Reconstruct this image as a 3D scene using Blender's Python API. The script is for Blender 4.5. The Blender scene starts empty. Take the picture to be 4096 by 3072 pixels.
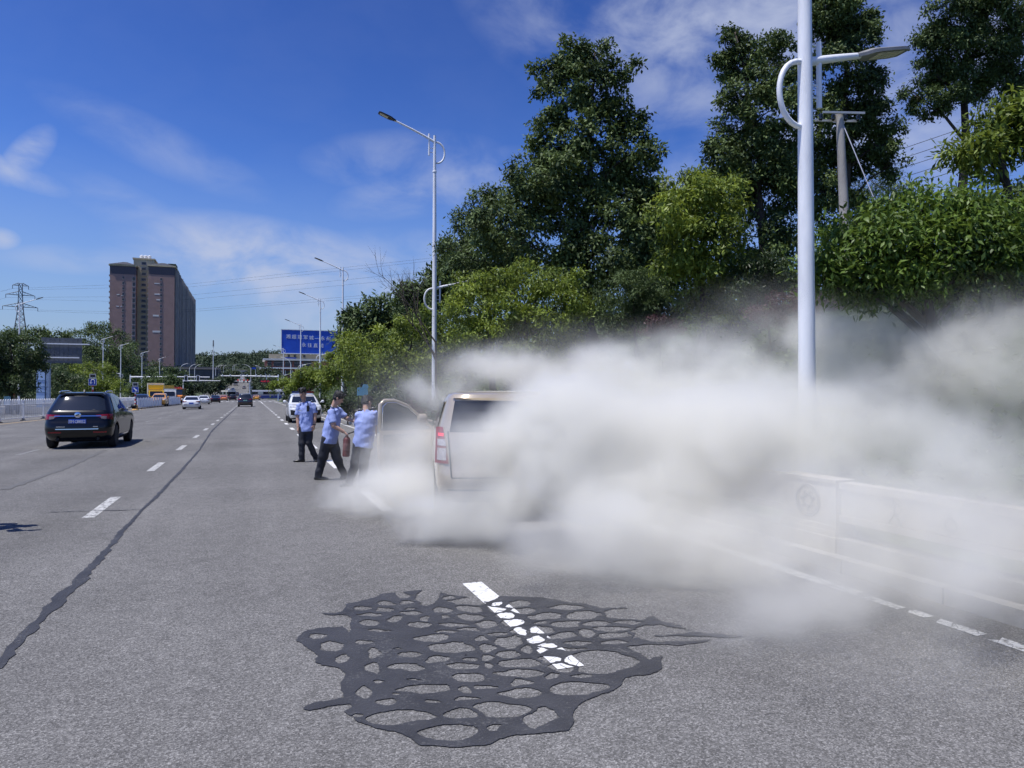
import bpy, bmesh, math, random
import numpy as np
from mathutils import Vector, Matrix, noise

random.seed(7)
SC = bpy.context.scene
COL = SC.collection
R = math.radians

# ------------------------------------------------------------------ camera
F = 2850.0                      # focal length in pixels of the 4096 x 3072 photograph
TH = math.atan2(1039.0, F)      # the lens looks 20 degrees to the right of the road
PITCH = math.atan2(42.0, F)
CAMZ = 1.6
cam_d = bpy.data.cameras.new('camera')
cam_d.sensor_width = 36.0
cam_d.lens = F / 4096.0 * 36.0
cam_d.clip_start = 0.05
cam_d.clip_end = 6000.0
cam = bpy.data.objects.new('camera', cam_d)
COL.objects.link(cam)
cam.location = (0, 0, CAMZ)
cam.rotation_euler = (math.pi / 2 + PITCH, 0, -TH)
SC.camera = cam
CAMR = cam.rotation_euler.to_matrix()
CAML = Vector((0, 0, CAMZ))

def at(x, y, Z):
    """world point seen at photograph pixel x, y at depth Z"""
    return CAML + CAMR @ Vector(((x - 2048.0) / F * Z, (1536.0 - y) / F * Z, -Z))

def gp(x, y, z=0.0):
    """world point on the plane of height z seen at pixel x, y"""
    d = CAMR @ Vector(((x - 2048.0) / F, (1536.0 - y) / F, -1.0))
    return CAML + d * ((z - CAMZ) / d.z)

# ------------------------------------------------------------------ sun, sky
SUN_EL = R(70.0)
SHD = Vector((0.97, 0.24, 0)).normalized()          # the way shadows fall on the ground
LDIR = Vector((SHD.x * math.cos(SUN_EL), SHD.y * math.cos(SUN_EL), -math.sin(SUN_EL)))
sun_d = bpy.data.lights.new('sun', 'SUN')
sun_d.energy = 4.6
sun_d.angle = R(0.53)
sun_d.color = (1.0, 0.965, 0.91)
sun = bpy.data.objects.new('sun', sun_d)
COL.objects.link(sun)
sun.rotation_euler = LDIR.to_track_quat('-Z', 'Y').to_euler()

world = bpy.data.worlds.new('World')
SC.world = world
world.use_nodes = True
wt = world.node_tree
wt.nodes.clear()
def wn(t, **kw):
    n = wt.nodes.new(t)
    for k, v in kw.items():
        setattr(n, k, v)
    return n
def wm(op, a, b=None, clamp=False):
    n = wn('ShaderNodeMath', operation=op, use_clamp=clamp)
    for i, v in enumerate((a, b)):
        if v is None:
            continue
        if isinstance(v, (int, float)):
            n.inputs[i].default_value = v
        else:
            wt.links.new(v, n.inputs[i])
    return n.outputs[0]
sky = wn('ShaderNodeTexSky', sky_type='NISHITA', sun_disc=False)
sky.sun_elevation = SUN_EL
sky.sun_rotation = math.atan2(-LDIR.x, -LDIR.y)
sky.air_density = 1.25
sky.dust_density = 0.35
sky.ozone_density = 5.0
wtc = wn('ShaderNodeTexCoord')
wsep = wn('ShaderNodeSeparateXYZ')
wt.links.new(wtc.outputs['Generated'], wsep.inputs[0])
AZ = wm('ARCTAN2', wsep.outputs[0], wsep.outputs[1])
EL = wm('ARCSINE', wsep.outputs[2])
# cirrus: soft banks placed where they hang in the sky, broken up by wind-drawn noise
def cloud(px, py, rx, ry, rot, gain):
    d = (CAMR @ Vector(((px - 2048) / F, (1536 - py) / F, -1))).normalized()
    a0, e0 = math.atan2(d.x, d.y), math.asin(d.z)
    ra, re = rx / F, ry / F
    da, de = wm('SUBTRACT', AZ, a0), wm('SUBTRACT', EL, e0)
    c, s = math.cos(rot), math.sin(rot)
    u = wm('ADD', wm('MULTIPLY', da, c / ra), wm('MULTIPLY', de, s / ra))
    v = wm('ADD', wm('MULTIPLY', da, -s / re), wm('MULTIPLY', de, c / re))
    q = wm('SUBTRACT', 1.0, wm('ADD', wm('MULTIPLY', u, u), wm('MULTIPLY', v, v)), clamp=True)
    return wm('MULTIPLY', q, gain)
banks = [(3000, 80, 1250, 480, R(-14), 1.0), (3500, 420, 800, 420, R(10), 0.9), (2300, 60, 420, 170, R(-30), 0.55),
         (110, 620, 130, 55, R(55), 1.3), (50, 690, 190, 45, R(-14), 1.1), (640, 590, 430, 95, R(-18), 0.34), (1150, 1080, 640, 190, R(-8), 1.5),
         (1500, 1180, 560, 260, R(8), 1.1), (480, 1040, 420, 60, R(4), 0.55), (1620, 640, 420, 120, R(4), 0.5),
         (1760, 740, 460, 110, R(14), 0.75), (620, 900, 420, 90, R(-25), 0.4), (3100, 700, 900, 300, R(15), 0.6),
         (0, 955, 60, 40, 0, 0.9)]
total = None
for b in banks:
    q = cloud(*b)
    total = q if total is None else wm('MAXIMUM', total, q)
comb = wn('ShaderNodeCombineXYZ')
wt.links.new(wm('MULTIPLY', AZ, 5.0), comb.inputs[0])
wt.links.new(wm('MULTIPLY', EL, 9.0), comb.inputs[1])
mp = wn('ShaderNodeMapping')
mp.inputs['Rotation'].default_value = (0, 0, R(14))
wt.links.new(comb.outputs[0], mp.inputs[0])
cn = wn('ShaderNodeTexNoise')
cn.inputs['Scale'].default_value = 1.5
cn.inputs['Detail'].default_value = 9.0
cn.inputs['Roughness'].default_value = 0.56
cn.inputs['Distortion'].default_value = 0.35
wt.links.new(mp.outputs[0], cn.inputs['Vector'])
cr = wn('ShaderNodeMapRange', interpolation_type='SMOOTHSTEP')
cr.inputs[1].default_value = 0.30
cr.inputs[2].default_value = 0.72
wt.links.new(cn.outputs[0], cr.inputs[0])
haze_low = wm('MULTIPLY', wm('SUBTRACT', 0.30, EL, clamp=True), 2.8, clamp=True)   # the paler air low over the hills
thin = wm('MULTIPLY', cr.outputs[0], 0.03)
al = wm('ADD', wm('MULTIPLY', total, cr.outputs[0]), thin, clamp=True)
al = wm('MULTIPLY', al, 0.80)
mix = wn('ShaderNodeMix', data_type='RGBA')
mix.inputs['B'].default_value = (5.2, 5.8, 7.6, 1)
wt.links.new(al, mix.inputs['Factor'])
# deepen the clear high air: normalise, steepen, scale back
pre = wn('ShaderNodeVectorMath', operation='SCALE'); pre.inputs['Scale'].default_value = 1 / 5.2
wt.links.new(sky.outputs[0], pre.inputs[0])
gam = wn('ShaderNodeGamma'); gam.inputs[1].default_value = 1.9
wt.links.new(pre.outputs[0], gam.inputs[0])
post = wn('ShaderNodeVectorMath', operation='SCALE'); post.inputs['Scale'].default_value = 6.0
wt.links.new(gam.outputs[0], post.inputs[0])
tint = wn('ShaderNodeVectorMath', operation='MULTIPLY'); tint.inputs[1].default_value = (1.0, .95, 1.14)
wt.links.new(post.outputs[0], tint.inputs[0])
hz0 = wn('ShaderNodeMix', data_type='RGBA')
hz0.inputs['B'].default_value = (2.7, 3.6, 6.0, 1)
wt.links.new(haze_low, hz0.inputs['Factor'])
wt.links.new(tint.outputs[0], hz0.inputs['A'])
wt.links.new(hz0.outputs['Result'], mix.inputs['A'])
wbg = wn('ShaderNodeBackground')
wbg.inputs['Strength'].default_value = 0.085
wt.links.new(mix.outputs['Result'], wbg.inputs['Color'])
wout = wn('ShaderNodeOutputWorld')
wt.links.new(wbg.outputs[0], wout.inputs['Surface'])

SC.view_settings.view_transform = 'Standard'
SC.view_settings.look = 'None'
SC.view_settings.gamma = 1.0
SC.view_settings.use_curve_mapping = False
SC.view_settings.exposure = 0.2
SC.render.engine = 'CYCLES'
cy = SC.cycles
cy.use_denoising = True
cy.denoiser = 'OPENIMAGEDENOISE'
cy.use_adaptive_sampling = True
cy.adaptive_threshold = 0.02
cy.adaptive_min_samples = 16
cy.max_bounces = 8
cy.diffuse_bounces = 3
cy.glossy_bounces = 3
cy.transmission_bounces = 4
cy.transparent_max_bounces = 8
cy.volume_bounces = 5
cy.volume_step_rate = 2.3
cy.volume_max_steps = 128
cy.sample_clamp_indirect = 6.0
# ------------------------------------------------------------------ helpers
def mat(name, col, rough=0.6, metal=0.0, var=0.12, scale=6.0, bump=0.0, bscale=40.0, spec=0.5, coat=0.0, detail=4.0, stretch=None):
    """procedural paint: a base colour broken up by noise, with fine relief"""
    m = bpy.data.materials.new(name)
    m.use_nodes = True
    nt = m.node_tree
    b = nt.nodes['Principled BSDF']
    b.inputs['Roughness'].default_value = rough
    b.inputs['Metallic'].default_value = metal
    b.inputs['Specular IOR Level'].default_value = spec
    b.inputs['Coat Weight'].default_value = coat
    b.inputs['Coat Roughness'].default_value = 0.05
    tc = nt.nodes.new('ShaderNodeTexCoord')
    src = tc.outputs['Object']
    if stretch:
        mp = nt.nodes.new('ShaderNodeMapping')
        mp.inputs['Scale'].default_value = stretch
        nt.links.new(src, mp.inputs[0])
        src = mp.outputs[0]
    n = nt.nodes.new('ShaderNodeTexNoise')
    n.inputs['Scale'].default_value = scale
    n.inputs['Detail'].default_value = detail
    nt.links.new(src, n.inputs['Vector'])
    mr = nt.nodes.new('ShaderNodeMapRange')
    mr.inputs[1].default_value, mr.inputs[2].default_value = 0.3, 0.7
    mr.inputs[3].default_value, mr.inputs[4].default_value = 1.0 - var, 1.0 + var
    nt.links.new(n.outputs[0], mr.inputs[0])
    mx = nt.nodes.new('ShaderNodeVectorMath')
    mx.operation = 'SCALE'
    mx.inputs[0].default_value = col[:3]
    nt.links.new(mr.outputs[0], mx.inputs['Scale'])
    nt.links.new(mx.outputs[0], b.inputs['Base Color'])
    if bump:
        n2 = nt.nodes.new('ShaderNodeTexNoise')
        n2.inputs['Scale'].default_value = bscale
        n2.inputs['Detail'].default_value = 3.0
        nt.links.new(src, n2.inputs['Vector'])
        bp = nt.nodes.new('ShaderNodeBump')
        bp.inputs['Strength'].default_value = bump
        bp.inputs['Distance'].default_value = 0.02
        nt.links.new(n2.outputs[0], bp.inputs['Height'])
        nt.links.new(bp.outputs[0], b.inputs['Normal'])
    return m

def emis(name, col, s):
    m = mat(name, col, 0.4)
    b = m.node_tree.nodes['Principled BSDF']
    b.inputs['Emission Color'].default_value = (*col, 1)
    b.inputs['Emission Strength'].default_value = s
    return m

def leaf_mat(name, dark, light, trans=0.3, rough=0.42):
    """each leaf its own shade between two greens, a little light through the blade"""
    m = bpy.data.materials.new(name)
    m.use_nodes = True
    nt = m.node_tree
    b = nt.nodes['Principled BSDF']
    geo = nt.nodes.new('ShaderNodeNewGeometry')
    n = nt.nodes.new('ShaderNodeTexNoise')
    n.inputs['Scale'].default_value = 0.9
    n.inputs['Detail'].default_value = 2
    tc = nt.nodes.new('ShaderNodeTexCoord')
    nt.links.new(tc.outputs['Object'], n.inputs['Vector'])
    ad = nt.nodes.new('ShaderNodeMath'); ad.operation = 'MULTIPLY_ADD'
    ad.inputs[1].default_value = 0.48
    nt.links.new(geo.outputs['Random Per Island'], ad.inputs[0])
    sub = nt.nodes.new('ShaderNodeMath'); sub.operation = 'MULTIPLY_ADD'
    sub.inputs[1].default_value = 1.6; sub.inputs[2].default_value = -0.54
    nt.links.new(n.outputs[0], sub.inputs[0])
    nt.links.new(sub.outputs[0], ad.inputs[2])
    ramp = nt.nodes.new('ShaderNodeValToRGB')
    ramp.color_ramp.elements[0].color = (*dark, 1)
    ramp.color_ramp.elements[1].color = (*light, 1)
    nt.links.new(ad.outputs[0], ramp.inputs[0])
    nt.links.new(ramp.outputs[0], b.inputs['Base Color'])
    b.inputs['Roughness'].default_value = rough
    b.inputs['Specular IOR Level'].default_value = 0.32
    t = nt.nodes.new('ShaderNodeBsdfTranslucent')
    hs = nt.nodes.new('ShaderNodeHueSaturation')
    hs.inputs['Hue'].default_value = 0.485
    hs.inputs['Value'].default_value = 1.5
    nt.links.new(ramp.outputs[0], hs.inputs['Color'])
    nt.links.new(hs.outputs[0], t.inputs['Color'])
    mx = nt.nodes.new('ShaderNodeMixShader')
    mx.inputs[0].default_value = trans
    nt.links.new(b.outputs[0], mx.inputs[1])
    nt.links.new(t.outputs[0], mx.inputs[2])
    nt.links.new(mx.outputs[0], nt.nodes['Material Output'].inputs['Surface'])
    return m

def tag(o, label=None, cat=None, group=None, kind=None):
    if label: o['label'] = label
    if cat: o['category'] = cat
    if group: o['group'] = group
    if kind: o['kind'] = kind
    return o

def thing(name, label, cat, loc=(0, 0, 0), rz=0.0, group=None):
    o = bpy.data.objects.new(name, None)
    o.empty_display_size = 0.2
    COL.objects.link(o)
    o.location = loc
    o.rotation_euler = (0, 0, rz)
    return tag(o, label, cat, group)

def link(name, me, m=None, parent=None, loc=None, smooth=None):
    o = bpy.data.objects.new(name, me)
    COL.objects.link(o)
    if m is not None:
        for mm in (m if isinstance(m, (list, tuple)) else [m]):
            me.materials.append(mm)
    if parent is not None: o.parent = parent
    if loc is not None: o.location = loc
    return o

def share(src, parent, loc=(0, 0, 0), rot=None, scale=None, name=None):
    o = src.copy()
    COL.objects.link(o)
    if name: o.name = name
    o.parent = parent
    o.location = loc
    if rot is not None: o.rotation_euler = rot
    if scale is not None: o.scale = scale
    return o

class MB:
    """collects shapes for ONE mesh object"""
    def __init__(s):
        s.v, s.f, s.mi = [], [], []
    def add(s, v, f, mi=0):
        k = len(s.v)
        s.v += [tuple(p) for p in v]
        s.f += [tuple(i + k for i in q) for q in f]
        s.mi += [mi] * len(f)
        return s
    def box(s, c, d, rz=0.0, mi=0, M=None):
        x, y, z = d[0] / 2, d[1] / 2, d[2] / 2
        p = [Vector(q) for q in ((-x, -y, -z), (x, -y, -z), (x, y, -z), (-x, y, -z), (-x, -y, z), (x, -y, z), (x, y, z), (-x, y, z))]
        if M is None: M = Matrix.Rotation(rz, 3, 'Z')
        c = Vector(c)
        return s.add([c + M @ q for q in p], [(0, 3, 2, 1), (4, 5, 6, 7), (0, 1, 5, 4), (1, 2, 6, 5), (2, 3, 7, 6), (3, 0, 4, 7)], mi)
    def tube(s, pts, rad, n=10, mi=0, flat=None):
        pts = [Vector(p) for p in pts]
        if isinstance(rad, (int, float)): rad = [rad] * len(pts)
        vs, fs, up = [], [], None
        for i, p in enumerate(pts):
            d = (pts[min(i + 1, len(pts) - 1)] - pts[max(i - 1, 0)])
            d = d.normalized() if d.length > 1e-9 else Vector((0, 0, 1))
            if up is None:
                up = Vector((1, 0, 0)) if abs(d.x) < 0.8 else Vector((0, 1, 0))
            a = (up - d * up.dot(d)).normalized()
            up = a
            b = d.cross(a)
            r = rad[i]
            ra, rb = (r, r) if isinstance(r, (int, float)) else r
            vs += [p + a * (ra * math.cos(2 * math.pi * k / n)) + b * (rb * math.sin(2 * math.pi * k / n)) for k in range(n)]
        for i in range(len(pts) - 1):
            for k in range(n):
                fs.append((i * n + k, i * n + (k + 1) % n, (i + 1) * n + (k + 1) % n, (i + 1) * n + k))
        fs.append(tuple(range(n - 1, -1, -1)))
        fs.append(tuple((len(pts) - 1) * n + k for k in range(n)))
        return s.add(vs, fs, mi)
    def cyl(s, p0, p1, r, n=12, mi=0):
        return s.tube([p0, p1], r, n, mi)
    def lathe(s, prof, n=20, c=(0, 0, 0), M=None, mi=0):
        """prof: (radius, height) pairs about the z axis, moved by M and c"""
        vs, fs = [], []
        M = M or Matrix.Identity(3)
        c = Vector(c)
        for r, h in prof:
            vs += [c + M @ Vector((r * math.cos(2 * math.pi * k / n), r * math.sin(2 * math.pi * k / n), h)) for k in range(n)]
        for i in range(len(prof) - 1):
            for k in range(n):
                fs.append((i * n + k, i * n + (k + 1) % n, (i + 1) * n + (k + 1) % n, (i + 1) * n + k))
        fs.append(tuple(range(n - 1, -1, -1)))
        fs.append(tuple((len(prof) - 1) * n + k for k in range(n)))
        return s.add(vs, fs, mi)
    def grid(s, fn, nu, nv, mi=0):
        vs = [fn(i / nu, j / nv) for j in range(nv + 1) for i in range(nu + 1)]
        fs = [(j * (nu + 1) + i, j * (nu + 1) + i + 1, (j + 1) * (nu + 1) + i + 1, (j + 1) * (nu + 1) + i) for j in range(nv) for i in range(nu)]
        return s.add(vs, fs, mi)
    def prism(s, poly, h0, h1, ax='Z', mi=0):
        """polygon in a plane, given thickness: ax Z -> (x, y); X -> (y, z); Y -> (x, z)"""
        def p3(p, h):
            return (p[0], p[1], h) if ax == 'Z' else (h, p[0], p[1]) if ax == 'X' else (p[0], h, p[1])
        n = len(poly)
        vs = [p3(p, h0) for p in poly] + [p3(p, h1) for p in poly]
        fs = [tuple(range(n)), tuple(range(2 * n - 1, n - 1, -1))] + [(i, n + i, n + (i + 1) % n, (i + 1) % n) for i in range(n)]
        return s.add(vs, fs, mi)
    def mesh(s, name, smooth=False, ang=None, fixn=True):
        me = bpy.data.meshes.new(name)
        me.from_pydata(s.v, [], s.f)
        if any(s.mi):
            me.polygons.foreach_set('material_index', s.mi)
        if fixn:
            bm = bmesh.new(); bm.from_mesh(me)
            bmesh.ops.recalc_face_normals(bm, faces=bm.faces)
            bm.to_mesh(me); bm.free()
        if smooth or ang:
            me.shade_smooth()
            if ang: me.set_sharp_from_angle(angle=R(ang))
        me.update()
        return me
    def build(s, name, m, parent=None, loc=None, smooth=False, ang=None, fixn=True):
        return link(name, s.mesh(name, smooth, ang, fixn), m, parent, loc)

def tri_mesh(name, V, T):
    """fast mesh from arrays of vertices and triangles"""
    me = bpy.data.meshes.new(name)
    me.vertices.add(len(V)); me.vertices.foreach_set('co', np.asarray(V, np.float32).ravel())
    T = np.asarray(T, np.int32)
    k = T.shape[1]
    me.loops.add(T.size); me.loops.foreach_set('vertex_index', T.ravel())
    me.polygons.add(len(T)); me.polygons.foreach_set('loop_start', np.arange(0, T.size, k, dtype=np.int32))
    me.update(calc_edges=True)
    return me

def text_mesh(txt, size, depth=0.0):
    cu = bpy.data.curves.new('lettering', 'FONT')
    cu.body = txt
    cu.size = size
    cu.align_x = 'CENTER'; cu.align_y = 'CENTER'
    cu.extrude = depth
    cu.resolution_u = 3
    o = bpy.data.objects.new('lettering', cu)
    COL.objects.link(o)
    bpy.context.view_layer.update()
    dg = bpy.context.evaluated_depsgraph_get()
    me = bpy.data.meshes.new_from_object(o.evaluated_get(dg))
    bpy.data.objects.remove(o)
    return me

def bake(o):
    """apply a temporary object's modifiers and return the mesh"""
    bpy.context.view_layer.update()
    dg = bpy.context.evaluated_depsgraph_get()
    me = bpy.data.meshes.new_from_object(o.evaluated_get(dg))
    old = o.data
    bpy.data.objects.remove(o)
    bpy.data.meshes.remove(old)
    return me

def sstep(a, b, x):
    t = min(1.0, max(0.0, (x - a) / (b - a)))
    return t * t * (3 - 2 * t)

WHITE = mat('white_paint', (0.78, 0.79, 0.80), 0.35, var=0.05, scale=3)
POLEW = mat('pole_paint', (0.76, 0.77, 0.78), 0.36, var=0.13, scale=3.5, bump=0.05, bscale=60, stretch=(1, 1, .25))
BLACK = mat('black_plastic', (0.012, 0.012, 0.014), 0.45)
DARKM = mat('dark_metal', (0.03, 0.032, 0.036), 0.4, metal=0.6)
RUSTM = mat('rusty_iron', (0.05, 0.035, 0.028), 0.8, var=.4, scale=30)
CHROME = mat('chrome', (0.75, 0.76, 0.78), 0.12, metal=1.0, var=0.03)
RUBBER = mat('tyre_rubber', (0.018, 0.018, 0.019), 0.85)
ALLOY = mat('alloy', (0.45, 0.46, 0.48), 0.3, metal=0.9)
GLASSD = mat('tinted_glass', (0.012, 0.015, 0.018), 0.04, spec=0.7, var=.05)
CONC = mat('concrete', (0.36, 0.35, 0.33), 0.85, var=.2, scale=5, bump=.2)
STONE = mat('carved_stone', (0.42, 0.385, 0.32), 0.8, var=.15, scale=8, bump=.25)
REDP = mat('red_paint', (0.5, 0.03, 0.03), 0.4)
BLUES = mat('sign_blue', (0.01, 0.06, 0.42), 0.4)
YELLOW = mat('yellow_paint', (0.75, 0.42, 0.02), 0.4)
# ------------------------------------------------------------------ the setting: ground, road, markings, hillside
def asphalt():
    m = bpy.data.materials.new('worn_asphalt')
    m.use_nodes = True
    nt = m.node_tree
    N, L = nt.nodes, nt.links
    b = N['Principled BSDF']
    b.inputs['Roughness'].default_value = 0.86
    b.inputs['Specular IOR Level'].default_value = 0.3
    g = N.new('ShaderNodeNewGeometry')
    def noise_n(scale, det=3, st=None, rough=.5):
        n = N.new('ShaderNodeTexNoise')
        n.inputs['Scale'].default_value = scale
        n.inputs['Detail'].default_value = det
        n.inputs['Roughness'].default_value = rough
        if st:
            mp = N.new('ShaderNodeMapping'); mp.inputs['Scale'].default_value = st
            L.new(g.outputs['Position'], mp.inputs[0]); L.new(mp.outputs[0], n.inputs['Vector'])
        else:
            L.new(g.outputs['Position'], n.inputs['Vector'])
        return n.outputs[0]
    def rng(src, a, c, lo, hi):
        r = N.new('ShaderNodeMapRange')
        r.inputs[1].default_value, r.inputs[2].default_value, r.inputs[3].default_value, r.inputs[4].default_value = a, c, lo, hi
        L.new(src, r.inputs[0]); return r.outputs[0]
    def mul(a, c):
        q = N.new('ShaderNodeMath'); q.operation = 'MULTIPLY'; L.new(a, q.inputs[0]); L.new(c, q.inputs[1]); return q.outputs[0]
    v = N.new('ShaderNodeTexVoronoi'); v.inputs['Scale'].default_value = 135.0
    L.new(g.outputs['Position'], v.inputs['Vector'])
    sp = N.new('ShaderNodeSeparateColor'); L.new(v.outputs['Color'], sp.inputs[0])
    chip = N.new('ShaderNodeValToRGB')                 # stone chips: mostly grey, some pale, some dark
    e = chip.color_ramp.elements
    e[0].position, e[0].color = 0.0, (.48, .48, .48, 1)
    e[1].position, e[1].color = 1.0, (1.8, 1.8, 1.8, 1)
    for p_, c_ in ((.3, .72), (.7, 1.05), (.9, 1.45)):
        k = e.new(p_); k.color = (c_, c_, c_, 1)
    L.new(sp.outputs[0], chip.inputs[0])
    chipv = N.new('ShaderNodeSeparateColor'); L.new(chip.outputs[0], chipv.inputs[0])
    tone = mul(rng(noise_n(.35, 4), .3, .7, .86, 1.14), rng(noise_n(1.0, 5, (1.2, .06, 1)), .3, .7, .88, 1.12))
    tone = mul(tone, rng(noise_n(38, 3), .3, .7, .84, 1.16))
    tone = mul(tone, rng(noise_n(7, 3), .3, .7, .9, 1.1))
    sx = N.new('ShaderNodeSeparateXYZ'); L.new(g.outputs['Position'], sx.inputs[0])
    ph = N.new('ShaderNodeMath'); ph.operation = 'MULTIPLY_ADD'; ph.inputs[1].default_value = 2 * math.pi / 1.875; ph.inputs[2].default_value = .9
    L.new(sx.outputs[0], ph.inputs[0])
    sn = N.new('ShaderNodeMath'); sn.operation = 'SINE'; L.new(ph.outputs[0], sn.inputs[0])
    tone = mul(tone, rng(sn.outputs[0], -1, 1, .955, 1.035))           # wheel tracks polished along each lane
    tone = mul(tone, rng(noise_n(.9, 6, None, .7), .58, .80, 1.0, .66))   # oil and repair blotches
    tone = mul(tone, rng(sx.outputs[0], -1.75, -1.35, .93, 1.0))        # older pour left of the sealed joint
    tone = mul(tone, chipv.outputs[0])
    sc_ = N.new('ShaderNodeVectorMath'); sc_.operation = 'SCALE'
    sc_.inputs[0].default_value = (.150, .147, .142)
    L.new(tone, sc_.inputs['Scale'])
    L.new(sc_.outputs[0], b.inputs['Base Color'])
    bp = N.new('ShaderNodeBump'); bp.inputs['Strength'].default_value = .5; bp.inputs['Distance'].default_value = .006
    L.new(v.outputs['Distance'], bp.inputs['Height']); L.new(bp.outputs[0], b.inputs['Normal'])
    return m
ASPH = asphalt()

def paint_mat(name, col, wear):
    """road paint with cracks and patches worn through to the asphalt colour"""
    m = bpy.data.materials.new(name); m.use_nodes = True
    nt = m.node_tree; N, L = nt.nodes, nt.links
    b = N['Principled BSDF']; b.inputs['Roughness'].default_value = .7
    g = N.new('ShaderNodeNewGeometry')
    n1 = N.new('ShaderNodeTexNoise'); n1.inputs['Scale'].default_value = 14; n1.inputs['Detail'].default_value = 6; n1.inputs['Roughness'].default_value = .7
    L.new(g.outputs['Position'], n1.inputs['Vector'])
    v = N.new('ShaderNodeTexVoronoi'); v.feature = 'DISTANCE_TO_EDGE'; v.inputs['Scale'].default_value = 11
    mp = N.new('ShaderNodeMapping'); mp.inputs['Scale'].default_value = (.8, 1.6, 1)
    L.new(g.outputs['Position'], mp.inputs[0]); L.new(mp.outputs[0], v.inputs['Vector'])
    r1 = N.new('ShaderNodeMapRange'); r1.inputs[1].default_value = wear; r1.inputs[2].default_value = wear + .08
    L.new(n1.outputs[0], r1.inputs[0])
    r2 = N.new('ShaderNodeMapRange'); r2.inputs[1].default_value = .012; r2.inputs[2].default_value = .03
    L.new(v.outputs['Distance'], r2.inputs[0])
    mu = N.new('ShaderNodeMath'); mu.operation = 'MULTIPLY'; L.new(r1.outputs[0], mu.inputs[0]); L.new(r2.outputs[0], mu.inputs[1])
    mx = N.new('ShaderNodeMix'); mx.data_type = 'RGBA'
    mx.inputs['A'].default_value = (.147, .145, .140, 1); mx.inputs['B'].default_value = (*col, 1)
    L.new(mu.outputs[0], mx.inputs['Factor']); L.new(mx.outputs['Result'], b.inputs['Base Color'])
    return m
PAINT = paint_mat('road_paint', (.66, .66, .65), .26)
PAINTW = paint_mat('road_paint_worn', (.50, .50, .48), .43)
PAINTV = paint_mat('road_paint_faded', (.38, .38, .36), .53)
PAINTY = paint_mat('yellow_line', (.5, .34, .14), .35)
def tar_mat():
    m = mat('bitumen_sealant', (.040, .041, .046), .62, var=.22, scale=4, bump=.3, bscale=60, spec=.3, detail=7)
    nt = m.node_tree; N, L = nt.nodes, nt.links; b = N['Principled BSDF']
    g = N.new('ShaderNodeNewGeometry')
    n = N.new('ShaderNodeTexNoise'); n.inputs['Scale'].default_value = 55; n.inputs['Detail'].default_value = 5; n.inputs['Roughness'].default_value = .7
    n2 = N.new('ShaderNodeTexNoise'); n2.inputs['Scale'].default_value = 3.2; n2.inputs['Detail'].default_value = 4
    L.new(g.outputs['Position'], n.inputs['Vector']); L.new(g.outputs['Position'], n2.inputs['Vector'])
    ad = N.new('ShaderNodeMath'); ad.operation = 'MULTIPLY_ADD'; ad.inputs[1].default_value = .55; L.new(n2.outputs[0], ad.inputs[0]); L.new(n.outputs[0], ad.inputs[2])
    r = N.new('ShaderNodeMapRange'); r.inputs[1].default_value = .86; r.inputs[2].default_value = .98; r.inputs[4].default_value = .75
    L.new(ad.outputs[0], r.inputs[0])
    mx = N.new('ShaderNodeMix'); mx.data_type = 'RGBA'; mx.inputs['B'].default_value = (.12, .12, .118, 1)     # dust and chips worn through
    L.new(r.outputs[0], mx.inputs['Factor']); L.new(b.inputs['Base Color'].links[0].from_socket, mx.inputs['A']); L.new(mx.outputs['Result'], b.inputs['Base Color'])
    return m
TAR = tar_mat()
SOIL = mat('soil_grass', (.055, .075, .028), .95, var=.45, scale=2.2, bump=.5, bscale=9)
GRASSY = mat('slope_greenery', (.026, .042, .014), .95, var=.5, scale=3, bump=.6, bscale=14)
PAVE = mat('pavement', (.30, .29, .27), .85, var=.2, scale=4, bump=.2)

def hroad(Y):                       # the road lies flat, then climbs the far hill
    t = max(0.0, Y - 250.0)
    return 0.042 * t * t / (t + 90.0)

def bank(X, Y):                     # the planted bank on the right of the road
    h = 3.3 * sstep(7.3, 11.6, X) + 1.2 * sstep(11, 18, X) + 0.10 * max(0, X - 18)
    h += 0.25 * noise.noise(Vector((X * .35, Y * .35, 2))) * sstep(8, 10, X)
    return h * sstep(190, 120, Y) + 0.08

ys = [-14, -6, 0, 20, 60, 120, 180, 240, 260, 280, 300, 330, 360, 400, 450, 500, 560, 630, 700, 780, 860]
xs = [-700, -300, -120, -60, -27.2, -27, 5.0, 5.4, 40, 90, 200, 500, 1000]
mb = MB()
def ground_pt(u, v):
    X = xs[round(u * (len(xs) - 1))]; Y = (ys + [1000, 1500])[round(v * (len(ys) + 1))]
    return (X, Y, hroad(min(Y, 880)) - .12)
mb.grid(ground_pt, len(xs) - 1, len(ys) + 1)
g_ = mb.build('ground', SOIL); tag(g_, kind='structure')

mb = MB()
for i in range(len(ys) - 1):
    a, b_ = ys[i], ys[i + 1]
    x0, x1 = (-27.0, 4.95) if a < 255 else (-20.5, 4.95)
    k = len(mb.v)
    mb.add([(x0, a, hroad(a)), (x1, a, hroad(a)), (x1, b_, hroad(b_)), (x0, b_, hroad(b_))], [(0, 1, 2, 3)])
road = mb.build('road', ASPH, fixn=False); tag(road, kind='structure')
mb = MB(); mb.add([(4.95, 203, 0), (160, 203, 0), (160, 243, 0), (4.95, 243, 0)], [(0, 1, 2, 3)])
tag(mb.build('side_road', ASPH, fixn=False), kind='structure')

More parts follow.
